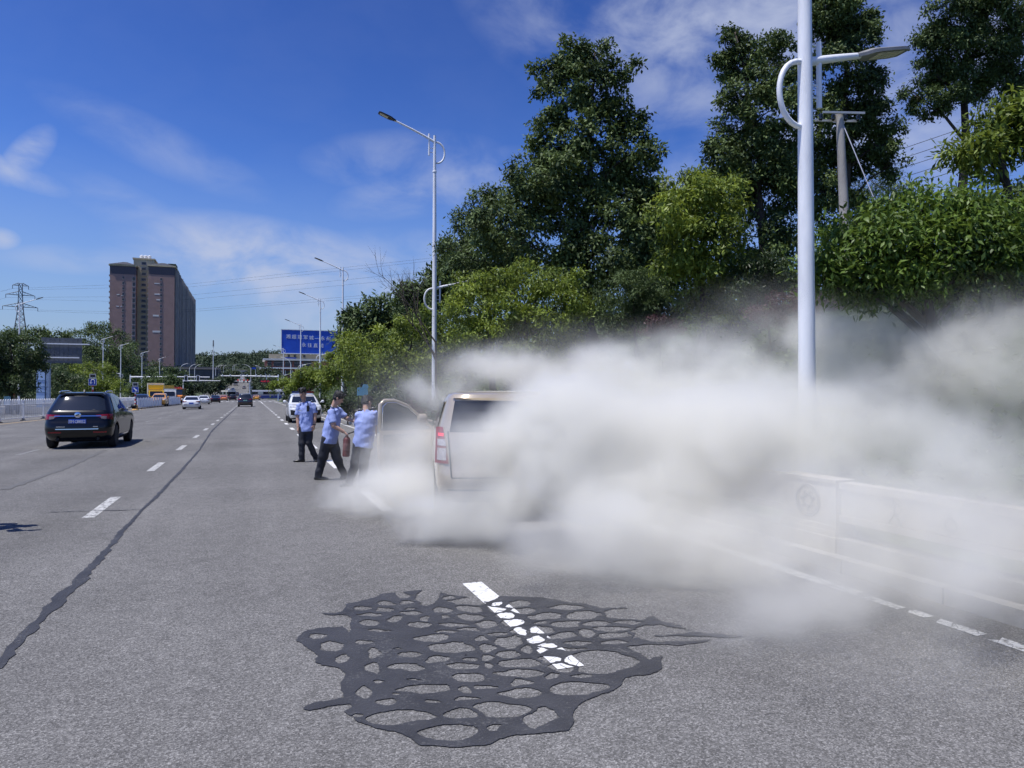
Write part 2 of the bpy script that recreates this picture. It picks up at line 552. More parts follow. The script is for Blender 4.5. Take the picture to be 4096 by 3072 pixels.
# painted markings: every dash a piece of its own
marks = bpy.data.objects.new('road_markings', None); COL.objects.link(marks); tag(marks, kind='structure')
def dash(x, y0, y1, w, m, z=.004):
    n = max(1, int((y1 - y0) / 12)); q = MB()
    for i in range(n):
        a, b_ = y0 + (y1 - y0) * i / n, y0 + (y1 - y0) * (i + 1) / n
        q.add([(x - w / 2, a, z + hroad(a)), (x + w / 2, a, z + hroad(a)), (x + w / 2, b_, z + hroad(b_)), (x - w / 2, b_, z + hroad(b_))], [(0, 1, 2, 3)])
    return q.build('dash', m, marks, fixn=False)
for k in range(0, 21):
    dash(1.76, 3.82 + 6 * k, 5.82 + 6 * k, .17, PAINT)
dash(1.76, 131, 168, .17, PAINT)
for k in range(0, 25):
    dash(-1.99, 10.58 + 6 * k, 12.58 + 6 * k, .15, PAINTW)
    dash(-5.82, 10.2 + 6 * k, 12.2 + 6 * k, .13, PAINTV)
EDGEP = paint_mat('edge_paint', (.58, .58, .56), .40)
dash(4.57, 4.75, 165, .15, EDGEP)
re_ = random.Random(12); yy = 1.1
while yy < 4.68:                                    # the near end has broken into plates
    l_ = re_.uniform(.12, .42); l_ = min(l_, 4.70 - yy); w_ = re_.uniform(.10, .155); x_ = 4.57 + re_.uniform(-.015, .015)
    q = MB(); j = lambda: re_.uniform(-.03, .03)
    q.add([(x_ - w_ / 2, yy + j(), .004), (x_ + w_ / 2, yy + j(), .004), (x_ + w_ / 2, yy + l_ + j(), .004), (x_, yy + l_ + j(), .004), (x_ - w_ / 2, yy + l_ + j(), .004)], [(0, 1, 2, 3, 4)])
    q.build('dash', EDGEP, marks, fixn=False); yy += l_ + re_.choice((.07, .07, .08, .10, .26))
def stripe(poly, m, name='line'):
    q = MB(); q.add([(p[0], p[1], .004) for p in poly], [tuple(range(len(poly)))])
    return q.build(name, m, marks, fixn=False)
stripe([(-9.4, 166), (4.4, 166), (4.4, 166.9), (-9.4, 166.9)], PAINT, 'stop_line')
for k in range(12):
    stripe([(-9 + k * 1.15, 172), (-8.5 + k * 1.15, 172), (-8.5 + k * 1.15, 177), (-9 + k * 1.15, 177)], PAINT, 'crossing_stripe')
def fx(Y): return -13.35 + (Y - 50) * .038          # line of the white fence along the median
stripe([(fx(30) + .75, 30), (fx(30) + .9, 30), (fx(88) + .9, 88), (fx(88) + .75, 88)], PAINTY, 'yellow_line')
for sx in (-2.5, -13.5):                            # lines on the climbing road far away
    dash(sx, 262, 700, .2, PAINTW)

# long strip of crack sealant running away from the camera
rng_ = random.Random(3)
sl = []
for x, y, w in [(-40, 1620, 110), (20, 1550, 110), (110, 1450, 95), (200, 1350, 92), (290, 1260, 85), (350, 1200, 90), (420, 1120, 120), (470, 1070, 130), (520, 1030, 100), (600, 950, 100), (650, 890, 70), (720, 820, 85), (760, 775, 60), (830, 690, 48), (900, 600, 52), (960, 540, 40), (1010, 485, 30), (1050, 440, 26), (1150, 350, 34), (1270, 220, 30), (1350, 140, 26), (1400, 80, 20), (1470, 0, 18)]:
    p = gp(x / 1.843, 1800 + y / 1.843); Z = (p - CAML).dot(CAMR @ Vector((0, 0, -1)))
    sl.append((p.x, p.y, w / 1.843 * Z / F * .80))
sl += [(-1.66, 34, .07), (-1.70, 48, .07), (-1.72, 66, .08), (-1.8, 90, .08), (-1.75, 120, .08)]
mb = MB(); L_, R_ = [], []
for i in range(len(sl) - 1):
    (xa, ya, wa), (xb, yb, wb) = sl[i], sl[i + 1]
    n = max(2, int((yb - ya) / (.07 if ya < 16 else .5)))
    for j in range(n):
        t = j / n; x, y, w = xa + (xb - xa) * t, ya + (yb - ya) * t, wa + (wb - wa) * t
        jl = 1 + .75 * noise.noise(Vector((y * 6, 0, 1))) + .42 * rng_.uniform(-1, 1)
        jr = 1 + .85 * noise.noise(Vector((y * 5, 9, 1))) + .42 * rng_.uniform(-1, 1)
        L_.append((x - w * .5 * jl, y, .0056)); R_.append((x + w * .5 * jr, y, .0056))
n = len(L_)
mb.add(L_ + R_, [(i, n + i, n + i + 1, i + 1) for i in range(n - 1)])
tag(mb.build('crack_sealant_strip', TAR, fixn=False), kind='structure')

def crack(pts, w, name='crack', m=None):
    q = MB(); l, r = [], []
    for i in range(len(pts) - 1):
        a, b_ = Vector(pts[i]), Vector(pts[i + 1]); n = max(2, int((b_ - a).length / .08))
        for j in range(n + (i == len(pts) - 2)):
            p = a.lerp(b_, j / n); d = (b_ - a).normalized(); s = Vector((-d.y, d.x, 0)) * w * .5
            k = 1 + .6 * rng_.uniform(-1, 1); o = s * .8 * noise.noise(p * 3)
            l.append(tuple(p + o - s * k)); r.append(tuple(p + o + s * k))
    n = len(l); q.add(l + r, [(i, n + i, n + i + 1, i + 1) for i in range(n - 1)])
    return tag(q.build(name, m or TAR, fixn=False), kind='structure')
def gz(x, y): p = gp(x, y); p.z = .0058; return p
crack([gz(195, 2050), gz(330, 2046), gz(440, 2043), gz(558, 2040)], .025, 'transverse_crack')
crack([gz(640, 1751), gz(760, 1751), gz(815, 1750)], .05, 'transverse_crack')
crack([gz(690, 1782), gz(770, 1781)], .05, 'transverse_crack')
crack([gz(20, 1958), gz(230, 1885), gz(330, 1842), gz(420, 1800)], .12, 'tyre_mark', mat('tyre_mark', (.105, .104, .102), .85, var=.2, scale=20))

# the web of sealant poured over the crazed patch: outline with islands of bare asphalt left in it
A = lambda q: [(1100 + x / 2.212, 2300 + y / 2.212) for x, y in q]
B = lambda q: [(2000 + x / 2.212, 2300 + y / 2.212) for x, y in q]
outline = A([(1070, 48), (1350, 58), (1385, 112), (1480, 158), (1640, 188), (1800, 212), (1880, 236)]) + \
    B([(20, 186), (330, 195), (560, 228), (760, 255), (900, 290), (1080, 280), (1200, 298), (1330, 348), (1400, 392), (1520, 428), (1700, 485), (1500, 452), (1420, 430), (1240, 455), (1225, 490),
       (1160, 560), (1460, 522), (1760, 508), (2180, 538), (1960, 552), (1800, 592), (1600, 615), (1350, 612), (1130, 632), (1220, 690), (1330, 745), (1345, 720), (1430, 716), (1425, 770), (1442, 830), (1330, 872),
       (1120, 900), (1080, 960), (960, 1040), (820, 1080), (700, 1150), (655, 1200), (660, 1290), (600, 1370), (400, 1392), (150, 1412), (0, 1455)]) + \
    A([(1900, 1500), (1650, 1520), (1400, 1510), (1280, 1505), (1200, 1440), (1080, 1390), (900, 1350), (700, 1280), (605, 1200), (690, 1168), (660, 1138), (560, 1142), (420, 1170), (300, 1196), (245, 1172), (330, 1130),
       (560, 1090), (605, 1080), (575, 1020), (600, 930), (640, 860), (560, 820), (400, 790), (350, 768), (380, 712), (250, 622), (192, 575), (250, 490), (480, 465), (600, 448), (655, 510), (668, 440), (680, 372), (630, 352),
       (520, 350), (380, 336), (600, 320), (620, 270), (660, 245), (850, 207), (1010, 150), (1080, 135), (1056, 88)])
HA = [(1200, 95, 75, 9), (1130, 175, 55, 22), (1350, 190, 95, 70), (1000, 250, 80, 20), (1150, 240, 60, 12), (790, 295, 85, 16), (960, 305, 80, 22), (830, 345, 100, 13), (1550, 200, 50, 11), (1690, 235, 130, 28), (1480, 310, 60, 18), (1740, 298, 110, 24),
      (1210, 295, 45, 6), (1200, 335, 90, 13), (1055, 390, 55, 25), (1325, 385, 28, 18), (1510, 362, 30, 10), (1740, 375, 95, 24), (830, 420, 85, 26), (1285, 435, 95, 22), (1580, 440, 95, 14), (1880, 430, 105, 33), (1700, 476, 70, 8), (920, 490, 95, 11), (1525, 500, 85, 9),
      (1370, 555, 140, 30), (380, 540, 65, 20), (800, 590, 70, 15), (500, 630, 100, 38), (1820, 565, 32, 14), (1965, 522, 42, 9), (1550, 645, 180, 42), (1690, 690, 50, 18), (1880, 640, 60, 30), (880, 685, 58, 46), (1180, 700, 90, 24), (1070, 650, 30, 5), (590, 740, 60, 36),
      (1440, 745, 80, 26), (1715, 745, 42, 8), (1885, 727, 48, 18), (850, 820, 62, 38), (1150, 812, 155, 27), (1690, 805, 125, 22), (1885, 805, 42, 16), (920, 940, 50, 13), (1220, 924, 50, 6), (1710, 905, 120, 32), (785, 1035, 75, 55), (1300, 1005, 215, 31), (1670, 1012, 40, 18), (1870, 990, 75, 11),
      (980, 1122, 85, 28), (1390, 1112, 45, 10), (1700, 1092, 75, 9), (730, 1242, 40, 15), (1110, 1255, 300, 62), (1645, 1225, 150, 40), (1520, 1390, 265, 66), (1970, 1342, 58, 20), (1080, 1050, 30, 12)]
HB = [(140, 255, 95, 24), (210, 322, 90, 19), (385, 358, 125, 25), (590, 285, 130, 21), (745, 355, 145, 30), (590, 432, 95, 21), (840, 425, 110, 19), (1130, 345, 180, 46), (1120, 412, 95, 18), (360, 424, 36, 9), (1000, 475, 155, 18), (375, 485, 85, 29), (545, 530, 120, 23), (755, 515, 65, 28),
      (1020, 530, 110, 20), (1370, 492, 205, 40), (1600, 558, 310, 20), (1020, 594, 90, 13), (680, 600, 85, 13), (320, 570, 60, 24), (70, 592, 110, 42), (640, 655, 110, 10), (410, 624, 52, 9), (250, 655, 75, 31), (355, 660, 50, 16), (900, 765, 300, 92), (450, 750, 72, 23), (580, 812, 125, 36), (90, 697, 105, 31),
      (175, 780, 165, 32), (165, 868, 190, 29), (465, 890, 35, 19), (720, 890, 70, 11), (205, 950, 62, 19), (700, 1000, 225, 48), (165, 1045, 165, 37), (40, 1188, 240, 56), (360, 1255, 145, 78), (20, 1345, 25, 14), (150, 500, 58, 24), (105, 422, 95, 28), (40, 358, 50, 15), (-40, 300, 75, 18), (10, 255, 35, 9)]
holes = [(1100 + x / 2.212, 2300 + y / 2.212, a / 2.212, b / 2.212 * 1.04) for x, y, a, b in HA] + [(2000 + x / 2.212, 2300 + y / 2.212, a / 2.212, b / 2.212 * 1.06) for x, y, a, b in HB]
step = .011
gx = np.arange(.15, 4.6, step); gy = np.arange(2.75, 5.75, step)
GX, GY = np.meshgrid(gx, gy)
CI = np.array(CAMR.inverted())
def to_px(X, Y, Zw):
    d = np.stack([X, Y, np.full_like(X, Zw - CAMZ)], -1) @ CI.T
    return 2048 + F * d[..., 0] / -d[..., 2], 1536 - F * d[..., 1] / -d[..., 2]
PX, PY = to_px(GX, GY, 0.0056)
def nz(s, ph):                                     # cheap smooth noise for wobbling edges
    return (np.sin(GX * s + ph + 2 * np.sin(GY * s * .7 + ph)) + np.sin(GY * s * 1.3 - ph + 2 * np.sin(GX * s * .6)))
PXw = PX + 2.0 * nz(11, 1.0) + 2.0 * nz(27, 4.0) + 1.3 * nz(61, 3.0); PYw = PY + .7 * nz(13, 2.0) + 1.2 * nz(31, 2.0) + .7 * nz(73, .5)
ol = np.array(outline); D = np.full(PX.shape, 1e9); inside = np.zeros(PX.shape, bool)
for i in range(len(ol)):
    (x0, y0), (x1, y1) = ol[i], ol[(i + 1) % len(ol)]
    dx, dy = x1 - x0, (y1 - y0) * 1.8
    t = np.clip(((PXw - x0) * dx + (PYw - y0) * 1.8 * dy) / (dx * dx + dy * dy + 1e-9), 0, 1)
    D = np.minimum(D, np.hypot(PXw - x0 - t * dx, (PYw - y0) * 1.8 - t * dy))
    c = ((y0 > PYw) != (y1 > PYw)) & (PXw < (x1 - x0) * (PYw - y0) / (y1 - y0 + 1e-9) + x0)
    inside ^= c
fld = np.where(inside, D, -D)
rh = random.Random(6); m1 = np.full(PX.shape, 1e6); m2 = m1.copy()
for hx, hy, a, b in holes:
    e_, sk, tp = rh.uniform(1.25, 2.6), rh.uniform(-.3, .3), rh.uniform(-.35, .35)
    hu, hv = (PXw - hx) / a, (PYw - hy) / b
    hu = hu + sk * hv; hv = hv * (1 + tp * np.clip(hu, -1.3, 1.3))
    q = (np.abs(hu) ** e_ + np.abs(hv) ** e_) ** (1 / e_)
    dq = (q - 1) * np.sqrt(a * b) * 1.1
    m2 = np.minimum(m2, np.maximum(m1, dq)); m1 = np.minimum(m1, dq)
# cells grow until they meet, leaving a narrow poured line between neighbours
grow = np.clip((PX - 1550) / 400, 0, 1) * 6.5 + 2.0
line = 12.5 - 3.5 * np.clip((PX - 2050) / 400, 0, 1)
fld = np.minimum(fld, np.maximum(m1 - grow, (line - (m2 - m1)) * .5))
fld += np.random.default_rng(1).normal(size=fld.shape) * .55 + .8 * nz(140, 1.7)
mb = MB()
vid = {}
def vkey(k, p):
    if k not in vid:
        vid[k] = len(mb.v); mb.v.append(p)
    return vid[k]
ny, nx = fld.shape
pos = fld > 0
act = np.argwhere(pos[:-1, :-1] | pos[1:, :-1] | pos[:-1, 1:] | pos[1:, 1:])
for j, i in act:
    cs = ((j, i), (j, i + 1), (j + 1, i + 1), (j + 1, i)); poly = []
    for k in range(4):
        a, b = cs[k], cs[(k + 1) % 4]; fa, fb = fld[a], fld[b]
        if fa > 0: poly.append(vkey(a, (gx[a[1]], gy[a[0]], .0056)))
        if (fa > 0) != (fb > 0):
            t = fa / (fa - fb); e_ = (a, b) if a < b else (b, a)
            poly.append(vkey(e_, (gx[a[1]] + (gx[b[1]] - gx[a[1]]) * t, gy[a[0]] + (gy[b[0]] - gy[a[0]]) * t, .0056)))
    if len(poly) >= 3:
        mb.f.append(tuple(poly)); mb.mi.append(0)
tag(mb.build('sealant_web', TAR, fixn=False), kind='structure')

# kerb, planting strip, bank
kerb = bpy.data.objects.new('kerb', None); COL.objects.link(kerb); tag(kerb, kind='structure')
KS = MB().box((0, 0, .06), (.15, .985, .13)).build('kerbstone', CONC, kerb, (5.03, -1.5, 0))
for k in range(1, 70):
    share(KS, kerb, (5.03, -1.5 + k, 0))
MB().box((5.03, 134, .06), (.15, 131, .13)).build('far_kerb', CONC, kerb)
mb = MB()
mb.grid(lambda u, v: (5.105 + u * 2.25, -14 + v * 214, .075), 6, 40)
tag(mb.build('planting_strip', SOIL, fixn=False), kind='structure')
mb = MB()
bx_ = [7.3 + 8.7 * (i / 22) for i in range(23)] + [17, 19, 22, 26, 32, 40, 55, 80]
by_ = [-14 + i for i in range(60)] + [46 + 3 * i for i in range(54)]
mb.grid(lambda u, v: (bx_[round(u * (len(bx_) - 1))], by_[round(v * (len(by_) - 1))], bank(bx_[round(u * (len(bx_) - 1))], by_[round(v * (len(by_) - 1))])), len(bx_) - 1, len(by_) - 1)
tag(mb.build('hillside', GRASSY, smooth=True, fixn=False), kind='structure')
# pavement on the far left
mb = MB(); mb.box((-30.2, 110, .02), (6.2, 260, .16)); tag(mb.build('pavement', PAVE), kind='structure')

# far wooded hill
def hill_h(X, Y):
    u = (Y - 900) / 700
    h = 47 * math.exp(-((Y - 1250) / 330) ** 2) * (0.90 + .08 * math.sin(X * .006 + 1.3) + .06 * math.sin(X * .021))
    return h + 14 + 4 * noise.noise(Vector((X * .01, Y * .01, 0)))
mb = MB()
mb.grid(lambda u, v: (-900 + 1800 * u, 860 + 640 * v, hill_h(-900 + 1800 * u, 860 + 640 * v) * sstep(0, .12, v)), 60, 24)
tag(mb.build('wooded_hill', mat('hill_green', (.014, .026, .011), .95, var=.5, scale=.05), smooth=True, fixn=False), kind='structure')
# ------------------------------------------------------------------ street furniture
def copy_tree(root, loc=None, rz=None, label=None, scale=None):
    r = root.copy(); COL.objects.link(r)
    if loc is not None: r.location = loc
    if rz is not None: r.rotation_euler = (0, 0, rz)
    if scale is not None: r.scale = scale
    if label: r['label'] = label
    for ch in [c for c in bpy.data.objects if c.parent is root]:
        c = ch.copy(); COL.objects.link(c); c.parent = r
        for g in [q for q in bpy.data.objects if q.parent is ch]:
            d = g.copy(); COL.objects.link(d); d.parent = c
    return r

LEDP = mat('lamp_led_panel', (.55, .52, .42), .3)
GREYM = mat('lamp_grey', (.20, .20, .20), .55, var=.2)
def arm_set(t, z, s, length, rise, r, headm, hl):
    """one arm with its arch, bar and lamp head; s = -1 over the road, +1 over the pavement"""
    pts = [Vector((s * (.02 + (length) * k / 8), 0, z + rise * (k / 8) ** .9)) for k in range(9)]
    arm = MB().tube(pts, [r * (1.15 - .35 * k / 8) for k in range(9)], 12).build('arm', POLEW, t, smooth=True, ang=50)
    H = .93; A_ = [Vector((-s * (.05 + .40 * math.sin(math.pi * k / 14) ** .85), 0, z - H * (1 - math.cos(math.pi * k / 14)) / 2)) for k in range(15)]
    MB().tube(A_, [.040] * 15, 10).build('arch', POLEW, t, smooth=True, ang=60)
    bar = MB().tube([(s * .25, .0, z - .62), (s * .25, 0, z + .33)], .038, 10).build('bar', POLEW, t, smooth=True, ang=60)
    for dz in (-.30, -.48):
        MB().box((s * .14, 0, z + dz), (.22, .02, .025)).build('rung', POLEW, bar)
    e = pts[-1]; d = (pts[-1] - pts[-2]).normalized(); up = Vector((0, 0, 1)); up = (up - d * up.dot(d)).normalized(); sd = d.cross(up)
    M = Matrix((d, sd, up)).transposed()
    q = MB()
    prof = [(-.06, .05, .035), (.05, .07, .05), (.16, .15, .055), (.30, .17, .05), (hl * .85, .165, .04), (hl, .12, .025)]
    k0 = len(q.v)
    for a, w, h in prof:
        for yy, zz in ((-w, -.025), (w, -.025), (w, h * .45), (w * .7, h), (-w * .7, h), (-w, h * .45)):
            q.v.append(tuple(e + M @ Vector((a, yy, zz))))
    for i in range(len(prof) - 1):
        for k in range(6):
            q.f.append((i * 6 + k, i * 6 + (k + 1) % 6, (i + 1) * 6 + (k + 1) % 6, (i + 1) * 6 + k)); q.mi.append(0)
    q.f += [tuple(range(5, -1, -1)), tuple((len(prof) - 1) * 6 + k for k in range(6))]; q.mi += [0, 0]
    head = q.build('lamp_head', headm, arm, ang=35)
    for k in range(4):
        q = MB(); a = .30 + (hl - .38) * k / 4
        q.box(e + M @ Vector((a + .05, 0, -.028)), (.10, .22, .012), M=M)
        q.build('led_panel', LEDP, arm)
def lamp_proto(name, label, loc, rz, group):
    t = thing(name, label, 'street lamp', loc, rz, group)
    q = MB(); q.tube([(0, 0, -.1), (0, 0, .5), (0, 0, 6), (0, 0, 11.4), (0, 0, 13)], [.125, .122, .10, .072, .055], 20)
    q.lathe([(.085, 11.36), (.09, 11.38), (.09, 11.42), (.08, 11.44)], 16)
    q.build('pole', POLEW, t, smooth=True, ang=50)
    q = MB(); q.lathe([(.22, 0), (.22, .03), (.15, .05), (.14, .25)], 16); q.build('base_plate', POLEW, t, smooth=True, ang=40)
    MB().box((-.118, 0, 1.0), (.02, .12, .32)).build('access_hatch', POLEW, t)
    arm_set(t, 12.72, -1, 1.75, .72, .045, DARKM, .74)
    arm_set(t, 6.25, 1, .98, .26, .056, GREYM, .88)
    return t
def lamp_at(px, ytop, h=13.0):
    Z = F * (h - 1.6) / (1578 - ytop); p = at(px, 1578, Z); return Vector((p.x, p.y, 0))
GL = 'double armed street lamps along the road'
p1 = at(3228, 1578, 10.02)
L1 = lamp_proto('street_lamp', 'nearest white street lamp post rising out of the smoke', (p1.x, p1.y, .05), 0, GL)
for px, yt, lab in [(1737, 537, 'tall white street lamp just left of the roadside trees'), (1370, 1068, 'second white street lamp along the right verge, past the yellow green tree'),
                    (1280, 1194, 'white street lamp in front of the blue billboard, its head left of the lettering'), (1202, 1296, 'small white street lamp crossing the middle of the blue billboard'),
                    (1133, 1392, 'farthest double armed lamp at the left edge of the blue billboard')]:
    copy_tree(L1, lamp_at(px, yt), 0, lab)
for px, yt, lab in [(75, 1208, 'white street lamp in front of the lattice pylon on the left'), (411, 1352, 'white street lamp left of the tower block, above the yellow green tree'),
                    (482, 1378, 'white street lamp left of the tower, its whole pole in view'), (567, 1409, 'white street lamp before the foot of the tower'), (638, 1432, 'small far street lamp at the right wing foot of the tower')]:
    copy_tree(L1, lamp_at(px, yt), math.pi, lab)

# slimmer lamps with a curved arm, past the crossing
def curved_proto(label, loc, rz):
    t = thing('curved_street_lamp', label, 'street lamp', loc, rz, 'curved arm lamps past the crossing')
    MB().tube([(0, 0, -.5), (0, 0, 9)], [.14, .09], 10).build('pole', POLEW, t, smooth=True, ang=50)
    pts = [Vector((-2.6 * (1 - math.cos(a)), 0, 9 + 2.0 * math.sin(a))) for a in [math.pi / 2 * k / 8 for k in range(9)]]
    arm = MB().tube(pts, [.08 - .004 * k for k in range(9)], 8).build('arm', POLEW, t, smooth=True, ang=50)
    MB().box((-2.95, 0, 11.02), (.9, .32, .1)).build('lamp_head', GREYM, arm)
    return t
def far_pt(x, Z, X=None):
    p = at(x, 1578, Z); return Vector((p.x, p.y, hroad(p.y) - .1))
cp = curved_proto('curved arm lamp in front of the left part of the billboard', far_pt(1163, 178), 0)
cl = [(720, 300, 1), (757, 330, 1), (778, 362, 1), (862, 395, 1), (870, 440, 1), (880, 490, 1), (893, 560, 1), (930, 640, 1), (936, 730, 1), (1003, 330, 0), (1042, 420, 0), (1035, 500, 0), (1027, 600, 0)]
names = ['leftmost curved lamp below the tower', 'second curved lamp below the tower', 'third curved lamp below the tower', 'curved lamp right beside the tall mast', 'curved lamp one on from the tall mast', 'curved lamp two on from the tall mast',
         'small curved lamp on the climbing road, left side', 'tiny curved lamp nearer the crest, left side', 'farthest curved lamp near the crest, left side', 'curved lamp standing right of the climbing road', 'curved lamp right of the small blue road sign', 'tiny curved lamp behind the small blue road sign', 'farthest curved lamp on the right of the climb']
for (x, Z, lf), nm in zip(cl, names):
    copy_tree(cp, far_pt(x, Z), math.pi if lf else 0, nm, scale=(1.2, 1.2, 1.2))
t = thing('flood_mast', 'tall thin white mast with a lamp cluster before the wooded hill', 'mast', far_pt(852, 330))
MB().tube([(0, 0, -1), (0, 0, 21.5)], [.26, .13], 10).build('pole', POLEW, t, smooth=True, ang=50)
MB().tube([(0, 0, 21.5), (0, 0, 24.4)], [.34, .24], 8).build('lamp_cluster', GREYM, t)

# ---- gantries
SIGB = mat('signal_black', (.015, .015, .017), .5)
REDL = emis('red_signal', (1.0, .06, .05), .7)
def gantry(name, label, X0, X1, Y, z, rpost=.16, z0=0.0):
    t = thing(name, label, 'traffic gantry', (X0, Y, z0))
    MB().tube([(0, 0, -.3), (0, 0, z + .5)], [rpost, rpost * .8], 12).build('post', POLEW, t, smooth=True, ang=50)
    MB().tube([(0, 0, z), ((X1 - X0) * .5, 0, z + .12), (X1 - X0, 0, z + .1)], [.17, .14, .10], 12).build('arm', POLEW, t, smooth=True, ang=50)
    return t
def signal(label, loc, lit=True, frame=False):
    s = thing('traffic_light', label, 'traffic light', loc, 0, 'traffic lights at the crossing')
    MB().box((0, 0, 0), (.42, .25, 1.15)).build('housing', SIGB, s)
    if frame:
        q = MB()
        for dx, dz, w, h in ((-.33, 0, .10, 1.4), (.33, 0, .10, 1.4), (0, .67, .56, .10)):
            q.box((dx, -.14, dz), (w, .06, h))
        q.build('frame', WHITE, s)
    for k in range(3):
        MB().lathe([(.14, 0), (.15, .03), (.02, .05)], 14, (0, -.13, .36 - .36 * k), Matrix.Rotation(R(90), 3, 'X')).build('lens', REDL if lit and k == 0 else GLASSD, s)
    return s
g1 = gantry('camera_gantry', 'white gantry arm with a row of cameras reaching left across the road', 5.9, -7.0, 181, 5.9)
for k, xx in enumerate((-6.6, -4.9, -2.6, -1.2, 0.9, 1.9, 3.1, 3.9)):
    c = MB(); c.box((xx - 5.9, -.1, 6.28), (.22, .5, .22)); c.cyl((xx - 5.9, 0, 5.95), (xx - 5.9, 0, 6.2), .04, 8); c.build('camera_unit', WHITE, g1)
t = thing('led_sign', 'black sign with red dot lettering below the camera gantry', 'led sign', (3.2, 180.6, 4.75))
MB().box((0, 0, 0), (3.0, .18, .75)).build('cabinet', SIGB, t)
MB().box((0, .25, .62), (.1, .1, .9)).build('hanger', POLEW, t)
q = MB(); rr = random.Random(5)
for k in range(46):
    if k in (8, 9, 23, 24, 25): continue
    for j in range(4):
        if rr.random() < (.45 if k > 8 else .25 if j != 2 else 1): q.box((-1.3 + k * .057, -.1, -.16 + j * .1), (.045, .02, .05))
o = q.build('lettering', emis('led_red', (1, .05, .08), .6), t); o['kind'] = 'stuff'
g2 = gantry('signal_gantry', 'white signal gantry arm on the left carrying three framed lights', -26.5, -9.6, 185, 5.65)
for k, xx in enumerate((702, 748, 794)):
    p = at(xx, 1510, 171.0); signal('%s framed traffic light on the left gantry arm' % ('left', 'middle', 'right')[k], (p.x, 184.75, 5.45), lit=False, frame=True)
gantry('side_gantry', 'plain white bent gantry behind the left signal arm', -20.0, -9.4, 241, 5.8)
g4 = gantry('island_gantry', 'low white signal arm to the right of the climbing road', -.8, -5.0, 262, 6.0)
for xx, lab in ((-4.6, 'red traffic light left of the far gantry post'), (-2.7, 'red traffic light in the middle of the far arm'), (-1.5, 'red traffic light nearest the far gantry post')):
    signal(lab, (xx, 261.6, 6.2))
t = thing('road_sign', 'small blue road sign high beside the climbing road', 'road sign', far_pt(1022, 380))
MB().tube([(0, 0, -.5), (0, 0, 12)], .12, 8).build('post', POLEW, t)
MB().box((-.9, -.15, 11.6), (2.1, .08, 1.1)).build('panel', BLUES, t)

# ---- white fence along the median, built of hairpin pickets
fence = thing('median_fence', 'white hairpin picket fence along the median behind the black car', 'fence', (fx(40), 40, 0))
fdir = Vector((.038, 1, 0)).normalized(); fr = -math.atan(.038)
U = [(-.09, 0, .16)] + [(-.09 * math.cos(a), 0, 1.22 + .09 * math.sin(a)) for a in [math.pi * k / 6 for k in range(7)]] + [(.09, 0, .16)]
pk = MB().tube(U, .02, 6).mesh('picket', smooth=True)
pk.materials.append(WHITE)
proto = bpy.data.objects.new('picket', pk); COL.objects.link(proto)
BAY = 3.9
pn = 0
for b in range(12):
    s0 = b * BAY
    for k in range(10):
        s = s0 + .25 + k * (BAY - .1) / 10
        p = fdir * s
        if pn == 0:
            proto.parent = fence; proto.location = p; proto.rotation_euler = (0, 0, fr + R(90)); pn = 1
        else:
            share(proto, fence, p, (0, 0, fr + R(90)))
pst = MB().box((0, 0, .63), (.10, .10, 1.14)).box((0, 0, 1.22), (.13, .13, .05)).build('post', WHITE, fence, (0, 0, 0))
ft = MB(); ft.box((0, 0, .02), (.14, .62, .035)); ft.box((0, 0, .10), (.06, .34, .03)); ft.cyl((0, 0, .03), (0, 0, .26), .045, 8)
for s in (-1, 1): ft.cyl((0, .05 * s, .15), (0, .27 * s, .03), .014, 6)
foot = ft.build('foot', RUSTM, fence, (0, 0, 0))
rail = MB().box((0, BAY / 2, .17), (.04, BAY - .1, .04)).box((0, BAY / 2, .98), (.04, BAY - .1, .04)).build('rail', WHITE, fence, (0, 0, 0))
for q in (pst, foot, rail): q.rotation_euler = (0, 0, fr)
for b in range(1, 13):
    p = fdir * (b * BAY)
    share(pst, fence, p); share(foot, fence, p)
    if b < 12: share(rail, fence, p)

# ---- white barrier panels further on
bar = thing('barrier', 'row of white sheet barrier panels on the median beyond the striped post', 'barrier', (fx(88), 88, 0))
SHEET = mat('white_sheet', (.88, .88, .88), .55, var=.1, scale=3, bump=.5, bscale=4)
def pnl(u, v): return (.03 * math.sin(u * 9) * (1 - v) + .02 * math.sin(v * 5), u * 1.74, .17 + v * (1.04 + .02 * math.sin(u * 6.3)))
qm = MB().grid(pnl, 10, 6); qm.grid(lambda u, v: (pnl(u, v)[0] + .03, pnl(u, v)[1], pnl(u, v)[2]), 10, 6); qm.box((.015, 0, .65), (.06, .05, 1.2))
p0 = qm.build('panel', SHEET, bar, smooth=True, ang=40)
f0 = MB().box((0, .1, .02), (.5, .12, .05)).cyl((0, .1, .03), (0, .1, .3), .04, 8).cyl((-.2, .1, .04), (0, .1, .24), .02, 6).build('foot', RUSTM, bar)
for k in range(1, 20):
    share(p0, bar, (.038 * 1.75 * k + .02 * math.sin(k), 1.75 * k, 0)); share(f0, bar, (.038 * 1.75 * k, 1.75 * k, 0))

